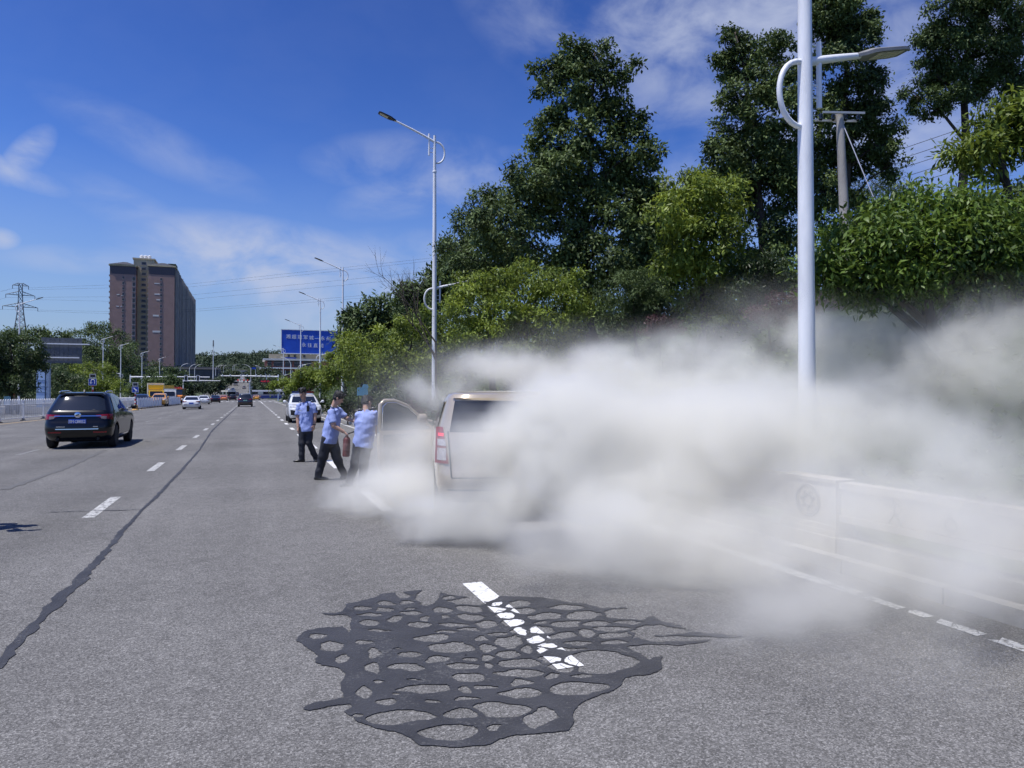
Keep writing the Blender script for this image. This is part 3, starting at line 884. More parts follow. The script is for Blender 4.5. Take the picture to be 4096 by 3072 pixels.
# ---- sign posts on the median
STRIPE = [mat('stripe_white', (.7, .7, .68), .5), REDP]
SOLAR = mat('solar_panel', (.02, .022, .03), .25)
def signpost(name, label, loc, zs, zw, kind):
    t = thing(name, label, 'sign post', loc)
    for k in range(int((zs - .3) / .22)):
        MB().lathe([(.07, 0), (.07, .22)], 12, (0, 0, .3 + .22 * k)).build('band', STRIPE[k % 2], t, smooth=True, ang=40)
    q = MB(); q.lathe([(.34, 0), (.34, .06), (.26, .10), (.24, .5), (.10, .55)], 16); q.build('base_drum', [mat('drum', (.55, .33, .10), .7, var=.4, scale=9)], t, smooth=True, ang=40)
    pan = MB().box((0, -.09, zs), (zw, .03, zw * .95)).build('sign_panel', BLUES, t)
    q = MB()
    for dx, dz, w, h in ((0, zw * .455, zw * .94, .025), (0, -zw * .455, zw * .94, .025), (-zw * .47, 0, .025, zw * .93), (zw * .47, 0, .025, zw * .93)):
        q.box((dx, -.112, zs + dz), (w, .012, h))
    q.build('border', WHITE, pan)
    q = MB()
    if kind == 'uturn':
        pts = [(.16, -.16), (.16, .08)] + [(.02 + .14 * math.cos(a), .08 + .14 * math.sin(a)) for a in [math.pi * k / 8 for k in range(9)]] + [(-.12, -.05)]
        for a, b in zip(pts[:-1], pts[1:]):
            q.cyl((a[0] * zw / .64, -.112, zs + a[1] * zw / .64), (b[0] * zw / .64, -.112, zs + b[1] * zw / .64), .032, 6)
        q.prism([(-.24, zs - .04), (0.0, zs - .04), (-.12, zs - .2)], -.125, -.105, 'Y')
    else:
        q.cyl((-.16, -.112, zs + .16), (.08, -.112, zs - .08), .05, 6)
        q.prism([(.17, zs - .18), (.16, zs + .04), (-.05, zs - .17)], -.125, -.105, 'Y')
    q.build('arrow', WHITE, pan)
    sp = MB().box((0, -.02, zs + zw * .5 + .22), (.5, .05, .36)).build('solar_frame', WHITE, t)
    MB().box((0, -.05, zs + zw * .5 + .22), (.42, .02, .28)).build('solar_cell', SOLAR, sp)
    return t
p = gp(370, 1648); signpost('turn_sign', 'blue u turn arrow sign on a banded post above the black car', p, 2.75, .66, 'uturn')
p = gp(541, 1641); signpost('keep_right_sign', 'blue diagonal arrow sign on a red and white post before the barrier', p, 2.1, .62, 'keep')

# ---- billboard seen from behind, on a blue column
BB = mat('board_back', (.085, .095, .11), .6, var=.15, scale=2)
BLUEC = mat('pale_blue_sheet', (.36, .50, .70), .5, var=.12, scale=1.5, bump=.3, bscale=5)
pb = at(160, 1578, 90)
t = thing('billboard', 'grey back of a large billboard on a pale blue column', 'billboard', (pb.x, pb.y, 0))
M_ = 90 / F
def lx(px): return (px - 160) * M_ / 1.165
def lz(py): return (1578 - py) * M_ + 1.6
x0, x1, z0, z1 = lx(163), lx(329), lz(1452), lz(1349)
for k in range(9):
    MB().box((x0 + (x1 - x0) * (k + .5) / 9, 0, (z0 + z1) / 2), ((x1 - x0) / 9 - .02, .25, z1 - z0 - (.06 if k % 2 else 0))).build('panel', BB, t)
for zz in (lz(1374), lz(1429)):
    MB().box(((x0 + x1) / 2 - (.7 if zz > 8 else -.2), -.22, zz), (x1 - x0 + (3.2 if zz > 8 else -.9), .10, .14)).build('rail', WHITE, t)
q = MB(); q.box((lx(166), .2, z0 / 2), (lx(185) - lx(147), .9, z0 - .01)); col = q.build('column', BLUEC, t)
MB().box((lx(186) + .12, .1, z0 / 2), (.5, .7, z0 - .02)).build('edge_post', mat('column_edge', (.22, .30, .42), .5), t)
BND = mat('band_blue', (.12, .2, .35), .5)
for zz in (1.9, 2.6, 3.4): MB().box((lx(166), -.27, zz), (lx(185) - lx(147) + .04, .03, .09)).build('band', BND, col)
MB().box((lx(105), -.05, lz(1378)), (.35, .35, 2.0)).build('counterweight', BB, t)

# ---- lattice pylon with its wires
PYL = mat('pylon_steel', (.10, .11, .13), .6)
pz = at(78, 1578, 450); py_base = 24.0
t = thing('pylon', 'steel lattice power pylon on the far left skyline', 'pylon', (pz.x, pz.y, py_base), R(18))
lv = [(0, 6.2), (6, 5.2), (12, 4.2), (17, 3.3), (21, 2.75), (25, 2.2), (28.5, 1.8), (32, 1.5), (36, 1.25), (40, 1.05), (44, .95), (47.8, .9)]
q = MB(); br = .16
def beam(q, a, b, r=.13): q.tube([a, b], r, 4)
cr_ = [(-1, -1), (1, -1), (1, 1), (-1, 1)]
for (za, wa), (zb, wb) in zip(lv[:-1], lv[1:]):
    for k in range(4):
        (ax, ay), (bx, by) = cr_[k], cr_[(k + 1) % 4]
        beam(q, (ax * wa, ay * wa, za), (ax * wb, ay * wb, zb), .17)
        beam(q, (ax * wa, ay * wa, za), (bx * wb, by * wb, zb), .10)
        beam(q, (bx * wa, by * wa, za), (ax * wb, ay * wb, zb), .10)
        beam(q, (ax * wb, ay * wb, zb), (bx * wb, by * wb, zb), .10)
q.build('lattice', PYL, t)
tips = []
for z_, hw, dz in ((46.5, 4.2, 1.6), (40.5, 7.6, 2.2), (33, 9.2, 2.4)):
    for s in (-1, 1):
        w = 1.1; q = MB()
        beam(q, (s * w, -w, z_ + dz), (s * hw, 0, z_)); beam(q, (s * w, w, z_ + dz), (s * hw, 0, z_)); beam(q, (s * w, -w, z_), (s * hw, 0, z_)); beam(q, (s * w, w, z_), (s * hw, 0, z_))
        for k in (1, 2, 3):
            f_ = k / 4; beam(q, (s * (w + (hw - w) * f_), 0, z_ + dz * (1 - f_)), (s * (w + (hw - w) * (f_ - .2)), 0, z_), .08)
        cr = q.build('crossarm', PYL, t)
        q = MB().tube([(s * hw, 0, z_), (s * hw, 0, z_ - 2.2)], .16, 6); q.build('insulator', PYL, cr)
        tips.append(Matrix.Rotation(R(18), 3, 'Z') @ Vector((s * hw, 0, z_ - 2.2)) + Vector((pz.x, pz.y, py_base)))
wl = ['uppermost', 'second', 'third', 'fourth', 'fifth', 'lowest']
ends = [(1136, 1038, 962), (1148, 1049, 974), (1180, 1090, 1022), (1198, 1112, 1050), (1239, 1163, 1105), (1247, 1174, 1118)]
for k in range(6):
    e = ends[k]
    P = [tips[k], at(430, e[0] + 4 + 3 * (k > 1), 440), at(760, e[0], 428), at(1200, (e[0] + e[1]) / 2 + 2, 385), at(1673, e[1], 330), at(2300, e[2], 262)]
    o = MB().tube(P, .045, 5).build('power_line', PYL)
    tag(o, '%s of the six power lines crossing the sky to the right' % wl[k], 'power line', 'power lines from the pylon')
P = [tips[0], at(-150, 1210, 420)]
for k, lab in ((0, 'upper'), (2, 'middle'), (4, 'lower')):
    o = MB().tube([tips[k], at(-20, 1158 + 33 * k / 2 + 14, 430), at(-200, 1215 + 30 * k / 2, 405)], .065, 5).build('power_line', PYL)
    tag(o, '%s power line leaving the pylon to the left' % lab, 'power line', 'power lines from the pylon')

# ---- concrete utility pole among the trees
b0 = at(3395, 1100, 15.4); b0.z = bank(b0.x, b0.y) - .2
tp = at(3358, 455, 15.4)
t = thing('utility_pole', 'weathered concrete utility pole with crossarms among the trees', 'utility pole', b0)
v = tp - b0
OLDC = mat('old_concrete', (.33, .31, .28), .9, var=.3, scale=4, bump=.3, stretch=(1, 1, .2))
MB().tube([(0, 0, 0), v * .5, v], [.125, .10, .078], 16).build('shaft', OLDC, t, smooth=True, ang=50)
for dz in (-.02, -.12):
    MB().box(v + Vector((0, -.12 if dz > -.1 else .10, dz)), (.92, .035, .045), rz=-.3).build('crossarm', mat('galvanised', (.4, .41, .40), .5, metal=.4), t)
for k in range(4):
    s = -.40 + .265 * k
    MB().lathe([(.03, -.09), (.045, -.05), (.03, -.02), (.045, .02), (.025, .05)], 10, v + Vector((s, .12 - .3 * s - .12, -.06))).build('insulator', GLASSD, t, smooth=True)
ge = at(3505, 815, 14.6)
MB().tube([v + Vector((.05, -.05, -.25)), ge - b0], .012, 6).build('guy_wire', mat('wire', (.45, .45, .46), .4, metal=.7), t)
for k in range(5):
    a = at(3560, 612 + 38 * k, 30); b_ = at(3800, 530 + 40 * k, 27); c_ = at(4200, 390 + 44 * k, 24); s_ = at(2700, 985 + 20 * k, 40)
    o = MB().tube([s_, a, b_, c_], .012, 5).build('power_line', PYL); tag(o, '%s thin wire behind the right hand trees' % ('highest', 'second', 'third', 'fourth', 'lowest')[k], 'power line', 'wires behind the right hand trees')

# ---- carved stone parapet along the right kerb
par = thing('stone_parapet', 'pale carved stone parapet of piers and panels in the smoke', 'parapet', (5.22, 5.22, .07))
BASEM = mat('parapet_base', (.30, .29, .27), .9, var=.25, scale=4, bump=.3)
CARVE_SHADE = mat('carving_shadow', (.20, .185, .16), .9)  # darkened stone colour: shade of the cut lines put into the material
def chamf(w, d, z0, z1, c=.012):
    q = MB(); q.box((0, 0, (z0 + z1) / 2), (w, d, z1 - z0)); return q
PIT = 3.05
q = MB(); q.box((0, .35, .10), (.30, .76, .20)); q.box((0, .35, .225), (.26, .74, .05)); q.box((0, .35, .275), (.235, .72, .05)); q.box((0, .35, .50), (.21, .70, .40)); q.box((0, .35, .715), (.24, .73, .03))
pier = q.build('pier', STONE, par)
q = MB(); q.box((0, PIT / 2 + .35, .10), (.26, PIT - .78, .20)); base = q.build('plinth', BASEM, par)
q = MB(); q.box((0, PIT / 2 + .35, .53), (.10, PIT - .72, .24)); q.box((0, PIT / 2 + .35, .68), (.15, PIT - .72, .06)); q.box((0, PIT / 2 + .35, .375), (.15, PIT - .72, .06))
panel = q.build('panel', STONE, par)
def ring(q, cy_, cz, r, x, t_=.014, n=28, ph=0, a1=2 * math.pi):
    for k in range(n):
        a, b_ = ph + a1 * k / n, ph + a1 * (k + 1) / n
        q.cyl((x, cy_ + r * math.cos(a), cz + r * math.sin(a)), (x, cy_ + r * math.cos(b_), cz + r * math.sin(b_)), t_, 5)
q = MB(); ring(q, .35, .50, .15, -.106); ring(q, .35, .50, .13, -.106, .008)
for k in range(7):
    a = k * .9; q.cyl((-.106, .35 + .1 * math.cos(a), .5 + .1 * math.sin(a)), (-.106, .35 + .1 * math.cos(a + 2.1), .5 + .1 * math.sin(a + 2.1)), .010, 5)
medal = q.build('medallion', CARVE_SHADE, pier)
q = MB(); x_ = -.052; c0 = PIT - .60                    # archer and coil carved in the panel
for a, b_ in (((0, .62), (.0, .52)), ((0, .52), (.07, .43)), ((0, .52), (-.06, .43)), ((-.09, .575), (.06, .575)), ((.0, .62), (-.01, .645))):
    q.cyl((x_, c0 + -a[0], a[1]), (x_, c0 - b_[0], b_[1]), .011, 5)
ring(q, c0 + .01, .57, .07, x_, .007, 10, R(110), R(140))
carv = q.build('archer_carving', CARVE_SHADE, panel)
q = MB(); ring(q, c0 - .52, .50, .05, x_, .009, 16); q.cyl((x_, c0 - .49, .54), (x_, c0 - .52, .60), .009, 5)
coil = q.build('coil_carving', CARVE_SHADE, panel)
for k in list(range(-3, 0)) + list(range(1, 42)):
    o = (0, PIT * k, 0)
    a_ = share(pier, par, o); b_ = share(panel, par, o); share(base, par, o)
    if k < 8:
        share(medal, a_); share(carv, b_); share(coil, b_)
# blue board among the shrubs
pq = at(1450, 1578, 36)
t = thing('notice_board', 'small light blue notice board among the roadside shrubs', 'notice board', (pq.x, pq.y, 0))
q = MB(); q.prism([(-.27, 1.55), (.28, 1.55), (.26, 1.92), (.30, 1.98), (.24, 2.12), (.05, 2.12), (-.02, 1.95), (-.25, 1.98)], -.03, .03, 'Y'); q.build('board', mat('board_blue', (.16, .42, .64), .5), t)
for s in (-.18, .18): MB().cyl((s, .06, 0), (s, .06, 1.8), .03, 8).build('post', DARKM, t)
# ------------------------------------------------------------------ buildings
TILE = mat('brown_tile', (.30, .195, .170), .75, var=.10, scale=.35, bump=.15, bscale=3)
TILED = mat('dark_band', (.085, .075, .09), .75)
CREAM = mat('cream_render', (.48, .41, .27), .8, var=.08, scale=.2)
ROOFT = mat('roof_slate', (.035, .037, .045), .7)
WINM = mat('window_frame_white', (.30, .28, .28), .5)
FINM = mat('fin_grey', (.33, .31, .30), .8, var=.15, scale=.3)
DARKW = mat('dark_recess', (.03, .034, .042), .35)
STUCCO = mat('pale_patch', (.62, .62, .60), .9)
TW = at(695, 1578, 400); TZ = 17.5; TH_ = 55.6
tw = thing('tower_block', 'long brown apartment tower with pale repair patches and cream recess', 'apartment tower', (TW.x, TW.y, TZ))
# x runs from 0 (near right corner) to -32.3, y runs away from the camera along the long side
wr, rc, wl_ = 13.2, 6.4, 12.7
def bx(name, c, d, m, parent=tw): return MB().box(c, d).build(name, m, parent)
bx('right_wing', (-wr / 2, 10, TH_ / 2), (wr, 20, TH_), TILE)
bx('left_wing', (-wr - rc - wl_ / 2, 11, (TH_ - .6) / 2), (wl_, 20, TH_ - .6), TILE)
bx('cream_recess', (-wr - rc / 2, 14, (TH_ + 4.6) / 2), (rc + 4, 14, TH_ + 4.6), CREAM)
bx('top_band', (-wr / 2, 9.98, TH_ - 2.3), (wr + .1, 20.1, 4.4), TILED)
bx('top_band', (-wr - rc - wl_ / 2, 10.98, TH_ - 2.9), (wl_ + .1, 20.1, 4.4), TILED)
bx('cornice', (-wr / 2, 9.9, TH_ + .4), (wr + 1.2, 20.8, .8), CREAM)
bx('cornice', (-wr - rc - wl_ / 2, 10.9, TH_ - .2), (wl_ + 1.2, 20.8, .8), CREAM)
bx('recess_cornice', (-wr - rc / 2, 13.9, TH_ + 5.0), (rc + 5, 14.6, .8), CREAM)
for cx, w, z_ in ((-wr / 2, wr, TH_ + .8), (-wr - rc - wl_ / 2, wl_, TH_ + .2)):
    q = MB(); q.add([(cx - w / 2, 0.2, z_), (cx + w / 2, .2, z_), (cx + w / 2, 20, z_), (cx - w / 2, 20, z_), (cx - 1, 8, z_ + 2.6), (cx + 1, 8, z_ + 2.6)], [(0, 1, 5, 4), (1, 2, 5), (2, 3, 4, 5), (3, 0, 4), (3, 2, 1, 0)])
    q.build('roof', ROOFT, tw)
for k in range(3):
    MB().lathe([(1.0, 0), (1.0, 2.2), (.3, 2.6)], 12, (-wr - 1.0 - 2.0 * k, 12, TH_ + 5.4)).build('water_tank', WHITE, tw)
ST = 3.02
wp = MB().box((0, 0, 0), (1.1, .24, 1.5)).box((0, -.09, -.8), (1.3, .3, .12)).build('window', WINM, tw, (-wr / 2 - .2, -.02, TH_ - 7))
gl = MB().box((0, -.11, .02), (.86, .06, 1.24)).build('pane', DARKW, wp)
def win(x, y, z, s=(1, 1, 1)):
    o = share(wp, tw, (x, y, z), None, s); share(gl, o)
for k in range(1, 16): win(-wr / 2 - .2, -.02, TH_ - 7 - ST * k)
for k in range(17): win(-wr - rc - wl_ / 2 + .2, .98, TH_ - 7 - ST * k)
for k in range(16):                                            # glazed corner balconies beside the recess
    win(-wr - rc - .9, .96, TH_ - 7.5 - ST * k, (1.5, 1, 1.5))
for k in range(19): win(-wr - rc / 2, 6.98, TH_ + 2.4 - ST * k, (2.4, 1, 1.05))
for k in range(16):
    bx('balcony', (-wr - .25, 2.2, TH_ - 6 - ST * k), (.6, 3, .9), WINM)
    bx('balcony', (-32.5, 3, TH_ - 6 - ST * k), (.7, 3, .9), WINM)
for x, z, w, h in ((-8.9, TH_ - 9.5, 2.6, .5), (-8.8, TH_ - 15.5, 2.7, .7), (-8, TH_ - 18.6, 2.2, .6), (-9.3, TH_ - 27.5, 3.0, .9), (-8.9, TH_ - 36.4, 4.0, 1.0), (-28.2, TH_ - 16.5, 1.3, .5), (-26.2, TH_ - 17, 1.0, .4), (-28.4, TH_ - 23, 1.3, .5), (-26.6, TH_ - 23, .9, .4)):
    bx('repair_patch', (x, (.0 if x > -15 else 1.0) - .02, z), (w, .12, h), STUCCO)
# the long side: a run of blocks with fins and dark balcony slots, the roofs stepping
y0 = 20
for k, (ln, hh) in enumerate(((16, 1.5), (20, -1.5), (18, 0.5), (20, -2), (16, 0), (20, -2.5), (12, -1))):
    bx('side_block', (-8, y0 + ln / 2, (TH_ + hh) / 2), (14 + (k % 2), ln - .05, TH_ + hh), FINM)
    bx('side_cornice', (-8, y0 + ln / 2, TH_ + hh + .3), (15.4 + (k % 2), ln * .8, .7), CREAM)
    y0 += ln
yy = 1.5
rs = random.Random(4)
while yy < 140:
    w = rs.uniform(1.2, 3.2)
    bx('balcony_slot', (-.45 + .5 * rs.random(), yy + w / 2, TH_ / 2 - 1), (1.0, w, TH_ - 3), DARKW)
    yy += w + .02
    w = rs.uniform(.6, 1.6)
    bx('fin', (.15, yy + w / 2, TH_ / 2 - .5), (1.6 + rs.random(), w, TH_ - 1), FINM)
    yy += w + .02
bx('roof_terrace', (-6, 16, TH_ + 2.2), (8, 9, 3), FINM)
bx('terrace_screen', (-2.2, 14, TH_ + 2.2), (4, 10, 2.6), mat('terrace_green', (.05, .07, .04), .9, var=.5, scale=2))
pod = thing('podium_building', 'dark low podium below the tower behind the trees', 'building', (TW.x, TW.y, 0))
bx('wall', (-8, 20, TZ / 2 - .1), (62, 44, TZ - .2), mat('podium_dark', (.07, .072, .075), .8, var=.2, scale=.2), pod)
bx('ledge', (-8, -2.1, TZ - 1.2), (62.5, .6, .9), mat('ledge_grey', (.2, .18, .17), .8), pod)
for k in range(14): bx('window', (-36 + k * 4.2, -2.0, 9.5), (2.8, .2, 3.6), DARKW, pod)

# ---- two storey brick house with the big blue billboard on its roof
HB_ = at(1060, 1578, 330)
ho = thing('brick_building', 'low brick and glass building carrying the blue billboard', 'building', (HB_.x, HB_.y, 0))
BRK = mat('red_brick', (.22, .085, .07), .85, var=.2, scale=.6, bump=.2)
W_ = 44.0
def hx(px): return (px - 1060) / 8.64 / 1.04
def hz(py): return (1578 - py) / 8.64 + 1.6
bx('wall', (W_ / 2, 10, hz(1437) / 2 - .4), (W_, 20, hz(1437) - .8), BRK, ho)
bx('roof_slab', (W_ / 2 - .2, 9.5, hz(1437)), (W_ + 1.4, 21.6, .9), mat('roof_white', (.6, .59, .57), .7), ho)
bx('mid_ledge', (W_ / 2 - .8, 8.8, hz(1472)), (W_ + 3, 21.6, .6), WHITE, ho)
xs_ = [(1069.5, 1085), (1094, 1131), (1138, 1168), (1175, 1205), (1212, 1245)]
for a, b_ in xs_:
    o = bx('window', (hx((a + b_) / 2), -.05, (hz(1443) + hz(1465)) / 2), (hx(b_) - hx(a), .3, hz(1443) - hz(1465)), DARKW, ho)
    bx('transom', (hx((a + b_) / 2), -.23, hz(1450)), (hx(b_) - hx(a), .08, .12), WINM, o)
for a, b_ in ((1104, 1124), (1060, 1084), (1140, 1170)):
    o = bx('window', (hx((a + b_) / 2), -.05, (hz(1482) + hz(1501)) / 2), (hx(b_) - hx(a), .3, hz(1482) - hz(1501)), DARKW, ho)
    for dx in (hx(a), hx(b_)): bx('frame', (dx, -.22, (hz(1482) + hz(1501)) / 2), (.3, .12, hz(1482) - hz(1501) + .4), WHITE, o)
bx('roof_house', (hx(1193) + 2, 6, (hz(1437) + hz(1414)) / 2 + .3), (30, 6, hz(1414) - hz(1437) - .5), mat('roof_house', (.30, .27, .20), .8), ho)
for a in (1155, 1180, 1218): bx('roof_window', (hx(a), 2.95, hz(1420)), (1.0, .2, 1.0), DARKW, ho)
bx('roof_sign', (hx(1162), 2.5, hz(1430)), (5.2, .2, .8), BLUES, ho)
BBL = mat('billboard_blue', (.010, .075, .50), .45, var=.1, scale=.4)
bd = thing('roof_billboard', 'large blue billboard with white brush lettering on the brick building', 'billboard', (HB_.x, HB_.y, 0))
xa, xb, za, zb = hx(1125.5), hx(1400), hz(1410), hz(1315.5)
bx('board', ((xa + xb) / 2, 1.5, (za + zb) / 2), (xb - xa, .4, zb - za), BBL, bd)
fr_ = MB()
for c, d in ((((xa + xb) / 2, 1.4, zb + .15), (xb - xa + .6, .6, .3)), (((xa + xb) / 2, 1.4, za - .15), (xb - xa + .6, .6, .3)), ((xa - .15, 1.4, (za + zb) / 2), (.3, .6, zb - za))): fr_.box(c, d)
fr_.build('frame', WHITE, bd)
for k in range(6): bx('strut', (xa + 2 + k * (xb - xa - 4) / 5, 3.5, (za + hz(1437)) / 2 + 3), (.3, .3, zb - hz(1437) - 4), DARKM, bd)
LET = mat('letter_white', (.85, .85, .88), .5)
row1 = '湘超冠军城—永州'
for i, ch in enumerate(row1):
    o = link('letter', text_mesh(ch, 2.15, .05), LET, bd, (hx(1152 + i * 23.6), 1.24, hz(1343.5 + i * .7))); o.rotation_euler = (R(90), 0, 0)
for i, ch in enumerate('永往直前'):
    o = link('letter', text_mesh(ch, 2.15, .05), LET, bd, (hx(1215.5 + i * 24.2), 1.24, hz(1376 + i * .7))); o.rotation_euler = (R(90), 0, 0)
# small far buildings by the crossing
for nm, lab, px, Z, w, h, d, m in (('low_shop', 'small pale shop beside the crossing under the trees', 1030, 300, 7, 5.5, 6, mat('shop_grey', (.30, .29, .28), .8)), ('long_shed', 'long low grey shed behind the left trees', 790, 420, 26, 9, 10, mat('shed_grey', (.13, .14, .16), .7)),
                                   ('crest_building', 'pale block on the crest at the end of the climbing road', 965, 800, 14, 7, 8, mat('crest_pale', (.40, .38, .35), .8))):
    p = far_pt(px, Z); t = thing(nm, lab, 'building', p)
    MB().box((0, d / 2, h / 2), (w, d, h)).build('wall', m, t); MB().box((0, d / 2 - .2, h + .15), (w + .6, d + .6, .3)).build('roof', CREAM, t)
    for k in range(4): MB().box((-w / 2 + w * (k + .5) / 4, -.02, h * .55), (w / 7, .15, h * .3)).build('window', DARKW if nm != 'low_shop' else STUCCO, t)
# ------------------------------------------------------------------ trees and shrubs
BARK = mat('bark', (.045, .036, .028), .9, var=.4, scale=6, bump=.6, bscale=25, stretch=(1, 1, .3))
LF_DARK = leaf_mat('leaf_dark_broad', (.013, .030, .009), (.140, .200, .058), .16, .64)
LF_BLUE = leaf_mat('leaf_dark_small', (.012, .029, .010), (.115, .170, .050), .16, .64)
LF_CAM = leaf_mat('leaf_yellow_green', (.024, .052, .009), (.255, .330, .044), .28, .52)
LF_NEAR = leaf_mat('leaf_glossy_near', (.020, .050, .009), (.165, .255, .038), .28, .48)
LF_LEFT = leaf_mat('leaf_left_mid', (.016, .036, .014), (.075, .115, .035), .25, .5)
LF_RED = leaf_mat('leaf_maroon', (.020, .008, .010), (.10, .030, .034), .2, .5)
LF_HEDGE = leaf_mat('leaf_hedge', (.014, .030, .010), (.060, .095, .028), .2, .45)
LF_COVER = leaf_mat('leaf_cover', (.030, .060, .016), (.120, .165, .050), .3, .5)
LF_FAR = leaf_mat('leaf_far', (.020, .036, .018), (.062, .092, .044), .1, .7)

def unit(a): return a / (np.linalg.norm(a, axis=1, keepdims=True) + 1e-9)
def leaf_arrays(blobs, n, L, seed, per=12, droop=.5, wid=.42, spread=.85, inner=.5, up=1.1):
    r = np.random.default_rng(seed)
    C = np.array([b[0] for b in blobs], float); S = np.array([b[1] for b in blobs], float)
    w = S[:, 0] * S[:, 2] + S[:, 1] * S[:, 2]; w = w ** .8; w = w / w.sum()
    nc = max(1, n // per)
    # each bough carries its own tufts, so the crown breaks into lit and dark lumps
    nsub = max(len(blobs) * 7, min(nc // 8, len(blobs) * 16))
    sb = r.choice(len(blobs), nsub, p=w)
    ds = unit(r.normal(size=(nsub, 3)))
    sc_ = C[sb] + ds * S[sb] * (inner + (.92 - inner) * r.random(nsub) ** .5)[:, None]
    sr = S[sb] * (.22 + .20 * r.random(nsub))[:, None]
    si = r.integers(0, nsub, nc)
    d = unit(r.normal(size=(nc, 3)) + np.array([0, 0, .35]) + .5 * ds[si])
    c = sc_[si] + d * sr[si] * (.35 + .7 * r.random(nc) ** .6)[:, None]
    bi = sb[si]
    o = unit(d / S[bi])
    tw = unit(o + .55 * r.normal(size=(nc, 3)) + np.array([0, 0, -droop]))
    n = nc * per
    base = np.repeat(c, per, 0) + r.normal(size=(n, 3)) * L * spread * np.array([1, 1, .7])
    dr = unit(np.repeat(tw, per, 0) + .8 * r.normal(size=(n, 3)))
    nm = np.repeat(o, per, 0) * .5 + np.array([-.15, -.1, up]) + .5 * r.normal(size=(n, 3))
    s = unit(np.cross(dr, nm)); nn = np.cross(s, dr)
    ln = L * (.7 + .6 * r.random(n))[:, None]
    W = ln * wid
    V = np.empty((n, 4, 3))
    V[:, 0] = base
    V[:, 1] = base + dr * ln * .48 + s * W * .5 - nn * ln * .06
    V[:, 2] = base + dr * ln - nn * ln * .18
    V[:, 3] = base + dr * ln * .48 - s * W * .5 - nn * ln * .06
    k = (np.arange(n) * 4)[:, None]
    T = np.concatenate([k + np.array([[0, 1, 2]]), k + np.array([[0, 2, 3]])], 0)
    return V.reshape(-1, 3), T

def px_blobs(bl, Z, seed, depth=.9):
    r = random.Random(seed); out = []
    for b in bl:
        cx, cy, rx, ry = b[:4]; k = Z / F
        rx, ry = rx * 1.1, ry * 1.1
        rz = (rx + ry) * .5 * k
        dz = b[4] if len(b) > 4 else r.uniform(-depth, depth) * rz
        out.append((at(cx, cy, Z + dz), (rx * k, rz, ry * k)))
    return out

def trunk_mb(base, blobs, r0, lean=None, limbs=True, seed=0):
    q = MB(); r = random.Random(seed)
    top = max(blobs, key=lambda b: b[0].z)[0]
    cen = sum((b[0] for b in blobs), Vector()) / len(blobs)
    path = [base, base.lerp(Vector((cen.x, cen.y, base.z + (cen.z - base.z) * .5)), .6), Vector((cen.x, cen.y, cen.z)), top]
    P = []
    for i in range(3):
        for k in range(4): P.append(path[i].lerp(path[i + 1], k / 4) + Vector((r.uniform(-1, 1), r.uniform(-1, 1), 0)) * r0 * .6 * (1 if i or k else 0))
    P.append(path[3])
    n = len(P); rad = [r0 * (1 - .88 * k / (n - 1)) for k in range(n)]
    q.tube(P, rad, 8)
    if limbs:
        for c, s in blobs:
            c = Vector(c)
            st = min(range(n), key=lambda k: abs(P[k].z - (c.z - .45 * (c - P[k]).to_2d().length - .2)))
            a = P[st]; m_ = a.lerp(c, .5) + Vector((0, 0, .12 * (c - a).length))
            rr = max(.012, rad[st] * .45)
            q.tube([a, m_, c], [rr, rr * .6, rr * .25], 5)
            for k in range(3):
                e = c + Vector((r.uniform(-1, 1) * s[0], r.uniform(-1, 1) * s[1], r.uniform(-.3, 1) * s[2])) * .9
                q.tube([m_.lerp(c, .6), e], [rr * .35, rr * .12], 4)
    return q

def tree(name, label, bl, Z, basepx, lf, n, L, r0=.16, seed=1, cat='tree', group=None, droop=.5, per=12, z0=None, limbs=True, **kw):
    blobs = px_blobs(bl, Z, seed)
    b = at(basepx, 1578, Z)
    zb = bank(b.x, b.y) if z0 is None and b.x > 7.3 else (z0 if z0 is not None else .05)
    base = Vector((b.x, b.y, zb - .1))
    t = thing(name, label, cat, base, 0, group)
    loc = [(Vector(c) - base, s) for c, s in blobs]
    trunk_mb(Vector(), loc, r0, seed=seed, limbs=limbs).build('trunk', BARK, t, smooth=True)
    V, T = leaf_arrays([(tuple(c), s) for c, s in loc], n, L, seed, per=per, droop=droop, **kw)
    o = link('crown', tri_mesh('crown', V, T), lf, t)
    return t, loc
GT = 'trees on the bank to the right'
# tall broad leaved tree left of the bank
tree('tall_tree', 'tallest dark broad leaved tree, its narrow top free against the sky', [(2378, 206, 52, 40), (2286, 236, 58, 58), (2190, 288, 58, 34), (2484, 290, 70, 48), (2324, 325, 105, 62), (2215, 384, 78, 58), (2385, 392, 95, 55), (2199, 488, 68, 36), (2432, 477, 88, 56), (2520, 520, 90, 55),
      (2572, 600, 68, 66), (2270, 597, 98, 66), (2378, 550, 105, 70), (2170, 575, 48, 56), (2351, 690, 195, 80), (2188, 705, 135, 86), (2520, 690, 100, 78), (2107, 790, 128, 96), (2297, 820, 195, 96), (2490, 820, 145, 88), (2590, 770, 60, 50), (2025, 940, 125, 100), (2243, 970, 175, 105), (2432, 970, 145, 112), (2378, 1070, 150, 95), (2500, 1090, 120, 80), (2560, 920, 80, 90)],
     24, 2360, LF_DARK, 62000, .15, .24, 11, group=GT, droop=.8, wid=.5)
tree('leaning_tree', 'dark small leaved tree on the left flank of the tallest tree', [(1945, 830, 85, 60), (1985, 790, 50, 40), (1885, 905, 70, 70), (2005, 900, 100, 85), (1900, 1010, 105, 85), (2050, 1020, 110, 80), (1830, 1000, 60, 60), (2000, 1090, 110, 60)], 27, 1990, LF_BLUE, 15000, .14, .16, 12, group=GT, droop=.5)
